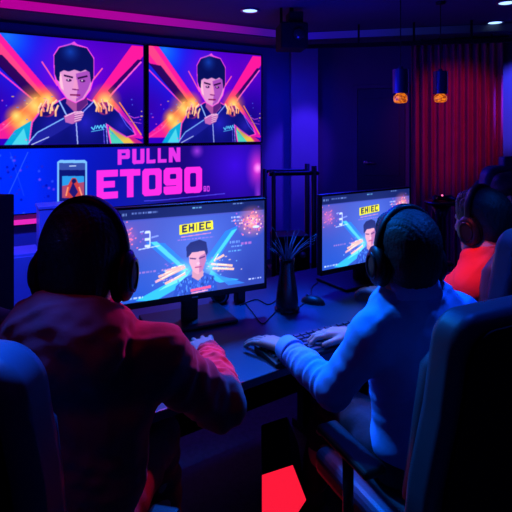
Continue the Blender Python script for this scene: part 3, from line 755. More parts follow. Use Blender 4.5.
# ------------------------------------------------------------------ gaming chairs
def chair(label, loc, rz, lift=0.0, bot=.25, mid=.245, top=.225, ztop=1.09, headrest=False):
    t = thing('gaming_chair', label, 'chair', (*loc, 0), rz, None)
    zt = ztop
    def yb(z): return -.20-(z-.5)*.12
    # outline of the backrest (half widths by height), rounded upper corners
    outl = [(bot*.86, .47), (bot, .56), (bot, .68), (mid, .86), (mid-.002, zt-.2), (top+.004, zt-.10)]+[(top+.002-.07+.07*math.cos(a_), zt-.07+.07*math.sin(a_)) for a_ in np.linspace(0, PI/2, 9)]
    def slab(y_front, y_back, inset, m, name, bev, par, th_edge=0):
        bm = B(); pts = [(hw-inset, z if z < zt-.071 else z-inset) for hw, z in outl]; pts[0] = (pts[0][0], pts[0][1]+inset)
        full = [(-x, z) for x, z in pts]+[(x, z) for x, z in pts[::-1]]
        f = [bm.verts.new((x, yb(z)+y_front, z)) for x, z in full]; b = [bm.verts.new((x, yb(z)+y_back, z)) for x, z in full]
        bm.faces.new(f); bm.faces.new(b[::-1]); n = len(full)
        for i in range(n): bm.faces.new([f[i], f[(i+1) % n], b[(i+1) % n], b[i]])
        o = obj(name, bm, m, par, bevel=bev, seg=5, smooth=True); o.modifiers['bevel'].harden_normals = True; o.modifiers['bevel'].angle_limit = .6; return o
    back = slab(.045, -.045, 0, M['leather'], 'backrest', .028, t)
    slab(-.0455, -.056, .035, M['leather_black'], 'back_panel', .006, back)
    for s in (-1, 1):
        bm = B(); pts = [(s*.17, .56), (s*.215, .6), (s*.205, .85), (s*.2, zt-.16), (s*.165, zt-.1)]
        tube(bm, [(x, yb(z)+.055, z) for x, z in pts], [.02, .034, .03, .03, .015], 12); obj('bolster', bm, M['leather'], back, smooth=True)
    if headrest:
        bm = B(); box(bm, -.07, .09, yb(zt)-.03, yb(zt)+.03, zt-.02, zt+.055); obj('headrest', bm, M['leather'], t, bevel=.015, seg=3)
    zs = .40+lift
    bm = B(); box(bm, -.25, .25, -.19, .27, zs, zs+.085); obj('seat', bm, M['leather'], t, bevel=.03, seg=4)
    bm = B(); box(bm, -.16, .16, -.15, .15, zs-.03, zs); box(bm, -.04, .04, -.26, -.15, zs-.025, zs-.005); box(bm, -.04, .04, -.275, -.252, zs-.025, .56); obj('seat_plate', bm, M['metal'], t)
    bm = B(); tube(bm, [(0, 0, .09), (0, 0, zs-.03)], .024, 16); obj('gas_lift', bm, M['steel'], t, smooth=True)
    for s in (-1, 1):
        bm = B(); tube(bm, [(s*.16, .02, zs-.015), (s*.285, .02, zs-.01), (s*.29, .02, zs+.03), (s*.29, .02, .625)], .015, 12); a = obj('armrest', bm, M['metal'], t, smooth=True)
        bm = B(); box(bm, s*.29-.035, s*.29+.035, -.10, .13, .626, .65); obj('arm_pad', bm, M['black'], a, bevel=.01, seg=3)
    bm = B(); lathe(bm, [(0, .06), (.045, .06), (.045, .1), (0, .1)], n=24)
    for k in range(5):
        an = k*2*PI/5+.3; tube(bm, [(0, 0, .085), (.16*math.cos(an), .16*math.sin(an), .08), (.3*math.cos(an), .3*math.sin(an), .066)], [.024, .02, .015], 8)
    bs = obj('star_base', bm, M['black'], t, smooth=True)
    for k in range(5):
        an = k*2*PI/5+.3; bm = B()
        lathe(bm, [(0, -.02), (.028, -.02), (.028, .02), (0, .02)], n=20, mtx=Matrix.Translation((.3*math.cos(an), .3*math.sin(an), .0285)) @ Matrix.Rotation(an, 4, 'Z') @ Matrix.Rotation(PI/2, 4, 'X'))
        obj('caster', bm, M['black'], bs)
    return t

# ------------------------------------------------------------------ sculpting people with distance fields
class Field:
    def __init__(s): s.p = []
    def cone(s, a, b, r0, r1, k=.02, wr=None): s.p.append(('c', np.array(a, float), np.array(b, float), r0, r1, k, wr)); return s
    def ell(s, c, r, R=None, k=.02, wr=None): s.p.append(('e', np.array(c, float), np.array(r, float), np.array(R) if R is not None else np.eye(3), 0, k, wr)); return s
    def cutp(s, c, n, k=.004): s.p.append(('k', np.array(c, float), np.array(n, float)/np.linalg.norm(n), 0, 0, k, None)); return s
    def cute(s, c, r, R=None, k=.004): s.p.append(('x', np.array(c, float), np.array(r, float), np.array(R) if R is not None else np.eye(3), 0, k, None)); return s
    def bounds(s):
        lo = np.full(3, 1e9); hi = -lo
        for q in s.p:
            if q[0] == 'c':
                for e, r in ((q[1], q[3]), (q[2], q[4])): lo = np.minimum(lo, e-r); hi = np.maximum(hi, e+r)
            elif q[0] == 'e': m = q[2].max(); lo = np.minimum(lo, q[1]-m); hi = np.maximum(hi, q[1]+m)
        return lo-.03, hi+.03
    def build(s, h, disp=None):
        lo, hi = s.bounds(); n = np.ceil((hi-lo)/h).astype(int)+1
        G = np.full(n, .5, np.float32)
        ax = [lo[i]+np.arange(n[i])*h for i in range(3)]
        def sub(l, u):
            i0 = np.clip(np.floor((l-lo)/h).astype(int), 0, n-1); i1 = np.clip(np.ceil((u-lo)/h).astype(int)+1, 1, n)
            sl = tuple(slice(i0[j], i1[j]) for j in range(3))
            X = ax[0][sl[0]][:, None, None]; Y = ax[1][sl[1]][None, :, None]; Z = ax[2][sl[2]][None, None, :]
            return sl, X, Y, Z
        def ed(X, Y, Z, c, r, R):
            X, Y, Z = X-c[0], Y-c[1], Z-c[2]
            q = [(R[0][j]*X+R[1][j]*Y+R[2][j]*Z)/r[j] for j in range(3)]
            k0 = np.sqrt(q[0]**2+q[1]**2+q[2]**2)+1e-6; k1 = np.sqrt((q[0]/r[0])**2+(q[1]/r[1])**2+(q[2]/r[2])**2)+1e-6
            return k0*(k0-1)/k1
        for ty, a, b, c, d, k, wr in s.p:
            pad = k+.02+(.01 if wr else 0)
            if ty == 'c':
                m = max(c, d)+pad; sl, X, Y, Z = sub(np.minimum(a, b)-m, np.maximum(a, b)+m)
                ab = b-a; L2 = ab@ab+1e-9
                t = np.clip(((X-a[0])*ab[0]+(Y-a[1])*ab[1]+(Z-a[2])*ab[2])/L2, 0, 1)
                D = np.sqrt((X-a[0]-t*ab[0])**2+(Y-a[1]-t*ab[1])**2+(Z-a[2]-t*ab[2])**2)-(c+(d-c)*t)
                if wr:
                    am, fr, sk = wr
                    D = D-am*(np.sin(fr*t+sk*(X*21+Y*17+Z*9)+1.3*np.sin(Z*31+X*23))+.5*np.sin(fr*2.1*t+9*sk*Z+X*40))
            elif ty in 'ex':
                m = b.max()+pad; sl, X, Y, Z = sub(a-m, a+m); D = ed(X, Y, Z, a, b, c)
                if wr: am, fr, sk = wr; D = D-am*np.sin(fr*Z*10+sk*np.sin(X*30)+3*Y)
            else:
                sl = (slice(None),)*3; X = ax[0][:, None, None]; Y = ax[1][None, :, None]; Z = ax[2][None, None, :]
                D = (X-a[0])*b[0]+(Y-a[1])*b[1]+(Z-a[2])*b[2]   # keep the side where D < 0
            g = G[sl]; D = D.astype(np.float32)
            if ty in 'ce':
                hh = np.clip(.5+.5*(g-D)/k, 0, 1); G[sl] = g*(1-hh)+D*hh-k*hh*(1-hh)
            elif ty == 'k': G[sl] = np.maximum(g, D)
            else: G[sl] = np.maximum(g, -D)
        if disp is not None:
            X = ax[0][:, None, None]; Y = ax[1][None, :, None]; Z = ax[2][None, None, :]
            G = G-disp(X, Y, Z).astype(np.float32)
        return nets(G, lo, h)
def nets(G, lo, h):
    ins = G < 0; n = G.shape
    c = np.zeros(tuple(m-1 for m in n), np.int8)
    for dx in (0, 1):
        for dy in (0, 1):
            for dz in (0, 1): c += ins[dx:n[0]-1+dx, dy:n[1]-1+dy, dz:n[2]-1+dz]
    act = (c > 0) & (c < 8); ci = np.argwhere(act); idm = np.full(act.shape, -1, np.int64); idm[act] = np.arange(len(ci))
    S = np.zeros((len(ci), 3)); cnt = np.zeros(len(ci))
    for ax_ in range(3):
        o = [i for i in range(3) if i != ax_]
        for u in (0, 1):
            for v in (0, 1):
                p = ci.copy(); p[:, o[0]] += u; p[:, o[1]] += v; q = p.copy(); q[:, ax_] += 1
                g0 = G[p[:, 0], p[:, 1], p[:, 2]]; g1 = G[q[:, 0], q[:, 1], q[:, 2]]; m = (g0 < 0) != (g1 < 0)
                t = np.where(m, g0/np.where(m, g0-g1, 1), 0); P = p.astype(float); P[:, ax_] += t
                S += P*m[:, None]; cnt += m
    V = S/cnt[:, None]*h+lo; Fs = []
    for ax_ in range(3):
        o = [(ax_+1) % 3, (ax_+2) % 3]
        sl0 = [slice(None)]*3; sl1 = [slice(None)]*3; sl0[ax_] = slice(0, -1); sl1[ax_] = slice(1, None)
        a, b = ins[tuple(sl0)], ins[tuple(sl1)]; e = np.argwhere(a != b)
        e = e[(e[:, o[0]] > 0) & (e[:, o[1]] > 0) & (e[:, o[0]] < n[o[0]]-1) & (e[:, o[1]] < n[o[1]]-1)]
        fl_ = a[tuple(e.T)]
        def cid(du, dv):
            p = e.copy(); p[:, o[0]] -= du; p[:, o[1]] -= dv; return idm[p[:, 0], p[:, 1], p[:, 2]]
        f = np.stack([cid(1, 1), cid(0, 1), cid(0, 0), cid(1, 0)], -1); f[~fl_] = f[~fl_][:, ::-1]; Fs.append(f)
    return V, np.concatenate(Fs)
def sdf_obj(name, fld, h, m, parent, disp=None, attr=None, smooth_it=0):
    V, f = fld.build(h, disp)
    me = bpy.data.meshes.new(name)
    off = np.array(parent.matrix_basis.translation) if parent else 0
    if parent and parent.parent: off = off+np.array(parent.parent.matrix_basis.translation)
    mk_mesh(me, V-off, f); me.materials.append(m)
    me.polygons.foreach_set('use_smooth', [True]*len(me.polygons))
    if attr:
        at = me.attributes.new('band', 'FLOAT', 'POINT'); at.data.foreach_set('value', attr(V).astype(np.float32))
    o = link(bpy.data.objects.new(name, me), parent)
    if smooth_it:
        md = o.modifiers.new('s', 'SMOOTH'); md.iterations = smooth_it; md.factor = .5
    return o

def frame(fwd, up=(0, 0, 1)):
    f = Vector(fwd).normalized(); r = f.cross(Vector(up)).normalized(); u = r.cross(f).normalized()
    return np.array([[r.x, f.x, u.x], [r.y, f.y, u.y], [r.z, f.z, u.z]])   # columns right, forward, up
def hand(fld, wrist, fwd, up, thumb, curl=1.0, spread=1.0, sc_=1.0):
    """thumb = +1 when it leaves on the right of fwd, -1 on the left"""
    R = frame(fwd, up); w = np.array(wrist, float)
    def P(x, y, z): return w+R@(np.array([x, y, z])*sc_)
    k_ = sc_
    kn = [(.030, .088), (.010, .093), (-.011, .089), (-.030, .080)]
    ln = [.040, .045, .042, .033]
    for (x, y) in kn:
        fld.cone(P(x*.55*thumb, .0, 0), P(x*thumb, y, .004), .017*k_, .0125*k_, .010)
    for i, ((x, y), l) in enumerate(zip(kn, ln)):
        x = x*thumb; sp = x*2.2*spread; p = np.array([x, y, .002]); ang = [.12*curl, .75*curl, 1.25*curl]
        for j, (seg, rr) in enumerate(zip((l, l*.62, l*.5), (.0096, .0086, .0078))):
            a = ang[j]; q = p+np.array([math.sin(sp*4)*seg*math.cos(a), math.cos(sp*4)*seg*math.cos(a), -math.sin(a)*seg])
            fld.cone(P(*p), P(*q), rr*k_, (rr-.0008)*k_, .003); p = q
    p0, p1, p2, p3 = (.018*thumb, .02, -.004), (.042*thumb, .050, -.010), (.052*thumb, .080, -.016), (.048*thumb, .102, -.024)
    fld.cone(P(*p0), P(*p1), .017*k_, .0125*k_, .008); fld.cone(P(*p1), P(*p2), .0115*k_, .010*k_, .004); fld.cone(P(*p2), P(*p3), .010*k_, .0085*k_, .003)

def person(name, label, base, head, hyaw, neck, tyaw, lean, pelvis, sh, el, wr, hands, knees, feet, top_m, leg_m, group=None,
           voxel=.0045, hpitch=0, hroll=0, kind='shirt', sleeves=True, inflate=.014):
    """all positions in world space; left / right from the person's own view"""
    t = thing(name, label, 'person', base)
    HR = np.array(Euler((hpitch, hroll, hyaw)).to_matrix()); hc = np.array(head, float)
    def Hh(x, y, z): return hc+HR@np.array([x, y, z])
    TR = np.array((Matrix.Rotation(tyaw, 3, 'Z') @ Matrix.Rotation(-lean, 3, 'X')))
    pv = np.array(pelvis, float); nk = np.array(neck, float)
    f = Field()
    # head
    f.ell(Hh(0, -.012, .03), (.076, .094, .088), HR, .02).ell(Hh(0, .028, -.032), (.058, .060, .084), HR, .03)
    f.cone(Hh(-.02, .056, -.094), Hh(.02, .056, -.094), .020, .020, .02)
    f.cone(Hh(-.032, .078, .022), Hh(.032, .078, .022), .011, .011, .012)
    f.cone(Hh(0, .086, .008), Hh(0, .106, -.030), .008, .012, .012); f.cone(Hh(-.012, .094, -.034), Hh(.012, .094, -.034), .008, .008, .008)
    f.cone(Hh(-.018, .080, -.062), Hh(.018, .080, -.062), .008, .008, .006); f.cone(Hh(-.016, .078, -.072), Hh(.016, .078, -.072), .008, .008, .005)
    for s in (-1, 1):
        f.cone(Hh(s*.048, .062, -.018), Hh(s*.056, .03, -.03), .018, .016, .02)
        f.cute(Hh(s*.03, .094, .0), (.017, .012, .011), HR)
        f.ell(Hh(s*.080, -.006, -.008), (.010, .020, .031), HR @ np.array(Matrix.Rotation(s*.35, 3, 'Z')), .006)
    f.cone(Hh(0, -.022, -.055), nk, .055, .060, .02)
    # trunk
    mid = pv*.5+nk*.5
    chest = nk*.72+pv*.28
    f.ell(chest, (.150, .098, .19), TR, .05).ell(mid*.75+pv*.25, (.135, .10, .16), TR, .05).ell(pv, (.16, .115, .10), TR, .05)
    for i in (0, 1): f.cone(nk+np.array([0, 0, -.03]), sh[i], .05, .044, .04)
    for i in (0, 1):
        S, E, Wr = map(lambda v: np.array(v, float), (sh[i], el[i], wr[i]))
        f.cone(S, E, .044, .036, .03); f.cone(E, E*.55+Wr*.45, .038, .036, .02); f.cone(E*.55+Wr*.45, Wr, .036, .025, .02)
        fw, up, th, curl = hands[i]; hand(f, Wr, fw, up, th, curl)
        s = -1 if i == 0 else 1
        hip = pv+TR@np.array([s*.09, .02, -.02]); Kn = np.array(knees[i], float); Fo = np.array(feet[i], float)
        f.cone(hip, Kn, .078, .052, .03); f.cone(Kn, Kn*.6+Fo*.4, .052, .050, .02); f.cone(Kn*.6+Fo*.4, Fo+np.array([0, 0, .09]), .050, .036, .02)
        f.cone(Fo+np.array([0, 0, .06]), Fo+TR@np.array([0, .12, 0])*[1, 1, 0]+np.array([0, 0, .035]), .034, .028, .02)
    body = sdf_obj('body', f, voxel, M['skin'], t)
    # garment
    g = Field(); I = inflate
    wk = (.0022, 17, 2.0)
    Bg = .016 if kind == 'hoodie' else 0
    g.ell(chest, (.152+I+Bg, .100+I, .19), TR, .05).ell(mid*.75+pv*.25, (.142+I+2*Bg, .106+I, .17), TR, .05).ell(pv+np.array([0, 0, .03]), (.165+I+Bg, .118+I, .11), TR, .05)
    g.cone(nk+np.array([0, 0, -.035]), nk+np.array([0, 0, -.005]), .070, .064, .03)
    for i in (0, 1):
        S, E, Wr = map(lambda v: np.array(v, float), (sh[i], el[i], wr[i]))
        g.cone(nk+np.array([0, 0, -.035]), S, .052+I*.6, .048+I, .04)
        if sleeves:
            g.cone(S, E, .047+I*.9, .038+I*.8, .03, wk); g.cone(E, E*.5+Wr*.5, .039+I*.8, .037+I*.7, .02, (.0030, 21, 2.6)); g.cone(E*.5+Wr*.5, Wr-(Wr-E)*.04, .037+I*.7, .028+I*.6, .015, (.0028, 23, 3.0))
        else:
            g.cone(S, S*.45+E*.55, .056+I, .050+I, .03, wk)
    if kind == 'hoodie':
        for a in range(0, 360, 30):
            ca_, sa = math.cos(math.radians(a)), math.sin(math.radians(a))
            back = max(0, -sa); p = nk+TR@np.array([ca_*.082, sa*.07-.012, 0.022+.034*back]); a2 = a+30
            c2, s2 = math.cos(math.radians(a2)), math.sin(math.radians(a2)); b2 = max(0, -s2)
            q = nk+TR@np.array([c2*.082, s2*.07-.012, .022+.034*b2]); g.cone(p, q, .030+.018*back, .030+.018*b2, .02)
        g.ell(nk+TR@np.array([-.01, -.085, .0]), (.135, .055, .085), TR, .04)
    if kind == 'shirt':
        pass
    g.cutp(pv+np.array([0, 0, -.07]), (0, 0, -1))
    attr = None
    r1, f1 = TR[:, 0], TR[:, 1]
    am = .0052 if kind == 'hoodie' else .0050
    def fold(X, Y, Z):
        x = (X-nk[0])*r1[0]+(Y-nk[1])*r1[1]; y = (X-nk[0])*f1[0]+(Y-nk[1])*f1[1]; z = Z-nk[2]
        a_ = np.sin(30*x+9*np.sin(7*z+5*x)+26*y*np.cos(4*z)); b_ = np.sin(34*z+22*np.abs(x)+4*np.sin(17*x+8*y))
        c_ = np.sin(58*z-40*x+5*np.sin(21*z+10*y))
        cr1 = 1-2*np.abs(np.sin(19*z+13*x+3*np.sin(11*x+9*y)+1.5*np.sin(13*z))); cr2 = 1-2*np.abs(np.sin(15*z-19*x+3*np.sin(8*z+12*y)))
        return am*(.45*a_*(.6+.4*np.sin(9*z))+.35*b_+.3*c_*b_+.8*np.maximum(cr1, 0)*(.5+.5*np.sin(9*x+5))+.8*np.maximum(cr2, 0)*(.5+.5*np.cos(8*x+6*z)))
    if kind == 'hoodie':
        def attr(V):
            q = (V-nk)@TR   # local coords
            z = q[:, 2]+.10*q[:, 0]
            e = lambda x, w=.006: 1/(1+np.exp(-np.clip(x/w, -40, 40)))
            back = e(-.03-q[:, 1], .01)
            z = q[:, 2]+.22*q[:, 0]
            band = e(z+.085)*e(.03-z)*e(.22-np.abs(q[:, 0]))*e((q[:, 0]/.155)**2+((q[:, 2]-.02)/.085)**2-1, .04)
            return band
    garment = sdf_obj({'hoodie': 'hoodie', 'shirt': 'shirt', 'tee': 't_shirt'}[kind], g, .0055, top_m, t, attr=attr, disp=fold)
    if kind == 'shirt':
        bm = B(); ring = []
        for r_, z in ((.086, -.004), (.074, .040), (.066, .046), (.064, .004)):
            ring.append([bm.verts.new(Vector(nk+TR@np.array([r_*math.cos(a), r_*1.02*math.sin(a)-.004, z-.002-.014*math.sin(a)]))-t.location) for a in np.linspace(0, 2*PI, 33)[:-1]])
        for a, b in zip(ring, ring[1:]+ring[:1]):
            for i in range(32): bm.faces.new([a[i], a[(i+1) % 32], b[(i+1) % 32], b[i]])
        obj('collar', bm, top_m, t, smooth=True, bevel=.0)
        # cuffs
        for i in (0, 1):
            S, E, Wr = map(lambda v: Vector(v), (sh[i], el[i], wr[i])); d_ = (Wr-E).normalized()
            bm = B(); tube(bm, [Wr-d_*.045-t.location, Wr-d_*.01-t.location, Wr+d_*.004-t.location], [.046, .042, .041], 28); obj('cuff', bm, top_m, t, smooth=True, bevel=.003)
    if kind == 'tee':
        bm = B(); tube(bm, [Vector(nk+TR@np.array([.066*math.cos(a), .066*math.sin(a)-.002, .018-.012*math.sin(a)]))-t.location for a in np.linspace(0, 2*PI, 29)], .006, 8); obj('neckband', bm, top_m, t, smooth=True)
    # trousers
    q = Field(); q.ell(pv+np.array([0, 0, -.01]), (.168, .122, .10), TR, .04)
    for i in (0, 1):
        s = -1 if i == 0 else 1
        hip = pv+TR@np.array([s*.09, .02, -.02]); Kn = np.array(knees[i], float); Fo = np.array(feet[i], float)
        q.cone(hip, Kn, .090, .064, .03, (.003, 18, 1)); q.cone(Kn, Fo+np.array([0, 0, .10]), .062, .05, .02, (.004, 22, 1))
    q.cutp(pv+np.array([0, 0, .05]), (0, 0, 1)); sdf_obj('trousers', q, .008, leg_m, t)
    for i in (0, 1):
        Fo = np.array(feet[i], float); d_ = (TR@np.array([0, 1, 0]))*[1, 1, 0]; s_ = Field()
        s_.cone(Fo+np.array([0, 0, .05])-d_*.04, Fo+d_*.15+np.array([0, 0, .04]), .046, .040, .02); s_.cutp(Fo, (0, 0, -1)); sdf_obj('shoe', s_, .006, M['shoe'], t)
    # hair
    hr = Field(); hr.ell(Hh(0, -.016, .042), (.087, .106, .094), HR, .02).ell(Hh(0, -.045, -.012), (.076, .070, .085), HR, .02)
    hr.cone(Hh(-.035, .040, .090), Hh(.035, .040, .088), .022, .022, .03)
    hr.cute(Hh(0, .12, -.045), (.095, .105, .098), HR)
    hr.cutp(Hh(0, 0, -.048), tuple(HR@np.array([0, .5, -1])))
    def dsp(X, Y, Z): return .0011*(np.sin(X*420+3*np.sin(Z*60))*np.sin(Y*400+2*np.sin(Z*50))+.8*np.sin(Z*70+5*np.sin(X*90+Y*80)))
    hair = sdf_obj('hair', hr, .0035, M['hair'], t, disp=dsp)
    for s in (-1, 1):
        bm = B(); bmesh.ops.create_uvsphere(bm, u_segments=14, v_segments=10, radius=.0125, matrix=Matrix.Translation(Vector(Hh(s*.03, .074, .001))-t.location)); obj('eye', bm, M['eye'], t, smooth=True)
    return t, Hh, HR

def headset(label, Hh, HR, hc, mic=False):
    t = thing('headset', label, 'headset', Vector(hc)); o0 = Vector(hc)
    L_ = lambda x, y, z: Vector(Hh(x, y, z))-o0
    pts = [L_(.103*math.cos(a), -.012, .012+.128*math.sin(a)) for a in np.linspace(.0, PI, 25)]
    bm = B(); rings = []
    for i, a in enumerate(np.linspace(0, PI, 33)):
        wd = .010+.008*math.sin(a); th = .006+.003*math.sin(a); c = (.096*math.cos(a), .012+.127*math.sin(a)); nx, nz = math.cos(a), math.sin(a)
        rings.append([bm.verts.new(L_(c[0]+nx*dx, -.012+dy, c[1]+nz*dx)) for dx, dy in ((-th, -wd), (th*.4, -wd*1.05), (th, -wd*.6), (th, wd*.6), (th*.4, wd*1.05), (-th, wd))])
    for a, b in zip(rings, rings[1:]):
        for k in range(6): bm.faces.new([a[k], a[(k+1) % 6], b[(k+1) % 6], b[k]])
    bm.faces.new(rings[0]); bm.faces.new(rings[-1][::-1]); obj('headband', bm, M['black'], t, smooth=True)
    for s in (-1, 1):
        Mx = Matrix.Translation(L_(s*.076, -.008, -.024)) @ Matrix([list(r) for r in HR]).to_4x4() @ Matrix.Rotation(s*PI/2, 4, 'Y') @ Matrix.Diagonal((1.42, 1.14, 1, 1))
        bm = B(); lathe(bm, [(.020, -.004), (.030, -.006), (.040, -.002), (.042, .006), (.036, .012), (.018, .012)], n=32, mtx=Mx); cu_ = obj('cushion', bm, M['leather_black'], t, smooth=True)
        bm = B(); lathe(bm, [(0, .010), (.036, .010), (.040, .016), (.038, .026), (.028, .034), (.010, .037), (0, .037)], n=32, mtx=Mx); cp = obj('ear_cup', bm, M['black'], t, smooth=True)
        bm = B(); lathe(bm, [(.020, .034), (.026, .033), (.026, .038), (.020, .039)], n=32, mtx=Mx); obj('trim_ring', bm, M['metal'], cp, smooth=True)
    if mic:
        bm = B(); tube(bm, spline([L_(-.105, .02, -.035), L_(-.10, .06, -.065), L_(-.065, .105, -.078), L_(-.035, .118, -.078)], 6), .0035, 8); obj('microphone_arm', bm, M['black'], t, smooth=True)
        bm = B(); bmesh.ops.create_uvsphere(bm, u_segments=12, v_segments=8, radius=.010, matrix=Matrix.Translation(L_(-.030, .119, -.078))); obj('microphone', bm, M['black'], t, smooth=True)
    return t
R_ = math.radians
# person in the red hoodie (left, near)
hc = W(86, 262, 1.09); hc = (hc.x, 1.09, hc.z)
t, Hh, HR = person('person', 'person in a dark red hoodie sitting at the left monitor, seen from behind', (-.47, 1.06, 0), hc, R_(-4),
    (-.375, 1.05, 1.065), R_(-6), .02, (-.47, 1.06, .60),
    [(-.590, 1.08, 1.03), (-.220, 1.075, 1.00)], [(-.70, 1.20, .79), (-.085, 1.225, .815)], [(-.50, 1.36, .80), (-.150, 1.515, .81)],
    [((.35, 1, -.1), (0, 0, 1), 1, .8), ((-.35, 1, -.05), (-.2, 0, 1), -1, .75)],
    [(-.62, 1.46, .56), (-.30, 1.50, .56)], [(-.62, 1.52, 0), (-.28, 1.58, 0)], M['hoodie'], M['maroon'], kind='hoodie', inflate=.022, hpitch=-.05)
headset('black over-ear headset worn by the person in the red hoodie', Hh, HR, hc)
# person in the blue shirt (right, near)
hc = W(405, 255, 1.42); hc = (hc.x, 1.42, hc.z)
t, Hh, HR = person('person', 'person in a light blue shirt typing on the keyboard, seen from behind', (.48, 1.44, 0), hc, R_(14),
    (.440, 1.405, 1.035), R_(26), .04, (.50, 1.46, .58),
    [(.318, 1.350, .935), (.605, 1.475, .945)], [(.215, 1.375, .775), (.62, 1.62, .80)], [(.098, 1.600, .793), (.338, 1.680, .806)],
    [((-.72, .72, -.10), (0, .15, 1), 1, .45), ((-1, .25, -.12), (0, .15, 1), -1, .9)],
    [(.26, 1.74, .56), (.52, 1.86, .56)], [(.22, 1.88, 0), (.46, 2.0, 0)], M['blue_shirt'], M['trousers'], kind='shirt', inflate=.012, hpitch=-.08, hroll=.03)
headset('black headset worn by the person in the light blue shirt', Hh, HR, hc)
# person in the red t-shirt
hc = W(481, 222, 1.9); hc = (hc.x, 1.9, hc.z)
t, Hh, HR = person('person', 'person in a red t-shirt with a headset, turned to the left', (.94, 1.88, 0), hc, R_(32),
    (.885, 1.86, 1.045), R_(33), .04, (.93, 1.90, .58),
    [(.775, 1.79, .925), (1.015, 1.95, .925)], [(.66, 1.93, .80), (.99, 2.10, .82)], [(.55, 2.10, .80), (.80, 2.20, .80)],
    [((-.5, .8, -.1), (0, 0, 1), 1, .8), ((-.7, .6, -.1), (0, 0, 1), -1, .8)],
    [(.70, 2.14, .56), (.88, 2.26, .56)], [(.66, 2.30, 0), (.84, 2.40, 0)], M['red_shirt'], M['trousers'], kind='tee', inflate=.012, sleeves=False, voxel=.006, hpitch=-.12)
headset('black headset worn by the person in the red t-shirt', Hh, HR, hc)
# person at the right edge
hc = W(509, 197, 2.6); hc = (hc.x, 2.6, hc.z)
t, Hh, HR = person('person', 'person in a checked lilac shirt, partly cut off at the right edge', (1.40, 2.62, 0), hc, R_(62),
    (1.37, 2.59, 1.085), R_(55), .04, (1.43, 2.60, .58),
    [(1.27, 2.46, 1.0), (1.47, 2.74, 1.0)], [(1.28, 2.43, .76), (1.40, 2.80, .76)], [(1.14, 2.46, .66), (1.17, 2.66, .66)],
    [((-.8, .4, -.2), (0, 0, 1), 1, .6), ((-.8, .3, -.2), (0, 0, 1), -1, .6)],
    [(1.12, 2.45, .56), (1.10, 2.63, .56)], [(1.06, 2.45, 0), (1.03, 2.63, 0)], M['plaid'], M['trousers'], kind='shirt', inflate=.012, voxel=.007)

# chairs
ch = chair('dark blue gaming chair at the lower left, behind the red hoodie', (-.512, 1.05), R_(-11.5), lift=.0, ztop=1.175, bot=.285, mid=.262, top=.245)
ch = chair('large black gaming chair at the lower right, behind the blue shirt', (.522, 1.443), R_(25), ztop=1.09, bot=.275, mid=.25, top=.24)
ch = chair('blue-edged gaming chair behind the red t-shirt, at the right edge', (.885, 1.985), R_(30), ztop=1.165)
ch = chair('gaming chair under the person in the checked lilac shirt', (1.44, 2.60), R_(60), ztop=1.05)
ch = chair('empty dark gaming chair with headrest in front of the red curtain', (W(484, 200, 3.3).x-.03, 3.3), R_(12), ztop=1.285, top=.19, mid=.21, bot=.22, headrest=True)

# round topped stand with clutter between the blue and red shirts
ps = W(441, 201, 3.0)
t = thing('pedestal_table', 'dark round topped stand in front of the red curtain', 'stand', (ps.x, 3.0, 0))
bm = B(); lathe(bm, [(0, ps.z-.02), (.085, ps.z-.02), (.098, ps.z-.006), (.094, ps.z), (0, ps.z)], n=40); obj('top', bm, M['steel2'] if 'steel2' in M else M['metal'], t, smooth=False)
bm = B(); lathe(bm, [(0, .02), (.03, .02), (.028, ps.z-.1), (.06, ps.z-.02), (0, ps.z-.02)], n=24); obj('column', bm, M['metal'], t, smooth=True)
bm = B(); lathe(bm, [(0, 0), (.17, 0), (.17, .012), (.04, .03), (0, .03)], n=40); obj('base', bm, M['metal'], t, smooth=True)
t = thing('gamepad', 'dark gamepad with a small pink light lying on the round stand', 'gamepad', (ps.x+.01, 3.0, ps.z+.0005), .2)
f_ = Field(); o_ = np.array([ps.x+.01, 3.0, ps.z+.018])
f_.cone(o_+[-.045, 0, 0], o_+[.045, 0, 0], .016, .016, .01); f_.cone(o_+[-.045, 0, 0], o_+[-.062, -.04, -.004], .018, .011, .01); f_.cone(o_+[.045, 0, 0], o_+[.062, -.04, -.004], .018, .011, .01)
t.rotation_euler = (0, 0, 0)
sdf_obj('shell', f_, .003, M['black'], t)
bm = B(); bmesh.ops.create_uvsphere(bm, u_segments=12, v_segments=8, radius=.006, matrix=Matrix.Translation((-.005, -.006, .034))); obj('light', bm, emis('pink_led', (1, .12, .35), 2.0), t)

# ------------------------------------------------------------------ added lamps that tint and brighten the scene, no visible fittings
def lamp(kind, name, loc, target, col, power, size=.15, cone=60, blend=.6):
    d_ = bpy.data.lights.new(name, kind); d_.color = col; d_.energy = power
    if kind == 'SPOT': d_.spot_size = R_(cone); d_.spot_blend = blend; d_.shadow_soft_size = size
    elif kind == 'AREA': d_.size = size
    else: d_.shadow_soft_size = size
    o = bpy.data.objects.new(name, d_); C.objects.link(o); o.location = loc
    o.rotation_euler = (Vector(target)-Vector(loc)).to_track_quat('-Z', 'Y').to_euler()
    return o
PK = (1.0, .015, .16)
lamp('SPOT', 'pillar_fill', (.75, 4.5, 2.40), (.52, 5.6, 1.3), (.09, .02, 1), 110, .08, 30, .6)  # added lamps from here tint pillar, walls, curtain and left floor
lamp('SPOT', 'wall_fill', (-.5, 3.8, 2.40), (.3, 5.7, 1.2), (.005, .01, 1), 90, .1, 60, .8)
lamp('SPOT', 'back_wall_fill', (1.2, 3.6, 2.40), (1.0, 5.3, 1.4), (.12, .01, 1), 10, .1, 62, .8)
lamp('SPOT', 'corner_fill', (3.0, 4.0, 2.30), (2.82, 4.78, 1.9), (.06, .06, 1), 420, .06, 44, .3)
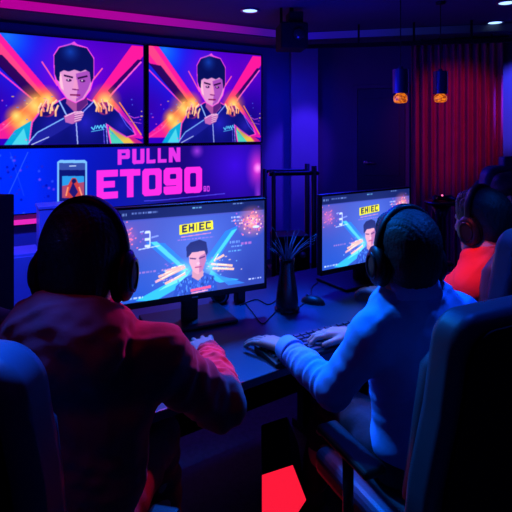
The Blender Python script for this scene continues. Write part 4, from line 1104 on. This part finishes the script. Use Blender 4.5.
lamp('SPOT', 'curtain_fill', (1.95, 3.3, 2.30), (2.0, 5.0, 1.6), (1, .02, .45), 42, .08, 40, .7)
lamp('SPOT', 'left_floor_fill', (-1.9, 2.6, 2.40), (-2.0, 4.2, .45), (.01, .03, 1), 300, .1, 60, .8)
lamp('SPOT', 'desk_spot', (.0, 2.55, 2.40), (.08, 1.70, .75), (.001, .12, 1), 480, .12, 50, .9)  # added blue lamp, brightens the desk top
lamp('SPOT', 'hoodie_spot', (.20, 2.75, 2.0), (-.24, 1.08, 1.0), PK, 120, .06, 11, .5)  # added pink lamp for the hoodie's rim; sleeve and back follow
lamp('SPOT', 'sleeve_spot', (.35, 2.0, 2.3), (-.125, 1.38, .84), (1, .015, .14), 170, .05, 9.5, .5)
lamp('SPOT', 'hoodie_top', (-.45, .55, 2.4), (-.40, .95, 1.0), (1, .01, .10), 2.5, .1, 40, .9)
lamp('SPOT', 'shirt_top', (.85, 1.55, 2.4), (.48, 1.40, 1.0), (.005, .12, 1), 100, .06, 20, .6)  # added blue lamp for the shirt's upper back
lamp('SPOT', 'hand_spot', (.10, 2.1, 2.4), (.19, 1.66, .79), (1, .10, .40), 34, .04, 15, .5)  # added lamps, here and next, tint the hands
lamp('SPOT', 'hand_spot_left', (.15, 2.1, 2.4), (-.18, 1.57, .80), (1, .25, .9), 20, .03, 4.5, .4)
lamp('SPOT', 'shirt_spot', (-.55, 2.05, 2.35), (.28, 1.42, .90), (.005, .22, 1), 200, .06, 28, .6)  # added blue lamp standing in for monitor light on the shirt
lamp('SPOT', 'tee_spot', (.25, 1.45, 2.1), (.80, 1.83, .92), (1, .07, .06), 75, .05, 12, .5)  # added red lamp for the t-shirt; a violet one for the face follows
lamp('SPOT', 'face_spot', (.15, 3.2, 2.0), (.85, 1.9, 1.2), (.5, .2, 1), 16, .06, 10, .5)
lamp('SPOT', 'chair_spot_left', (-.75, 1.0, 2.4), (-.42, .78, 1.17), (.003, .11, 1), 420, .06, 16, .6)  # added blue lamps from here brighten the chair tops
lamp('SPOT', 'chair_spot_right', (.75, 1.65, 2.4), (.80, 1.2, 1.05), (.003, .07, 1), 60, .06, 40, .6)
lamp('SPOT', 'chair_spot_back', (.75, 1.6, 2.4), (.95, 1.72, 1.1), (.003, .12, 1), 130, .06, 14, .6)
lamp('POINT', 'room_fill', (.4, 3.4, 1.7), (0, 0, 0), (.01, .01, 1), 36, .25)  # added blue fill in mid-air, here and next
lamp('POINT', 'room_fill_front', (-.1, 2.3, 2.1), (0, 0, 0), (.005, .02, 1), 14, .25)
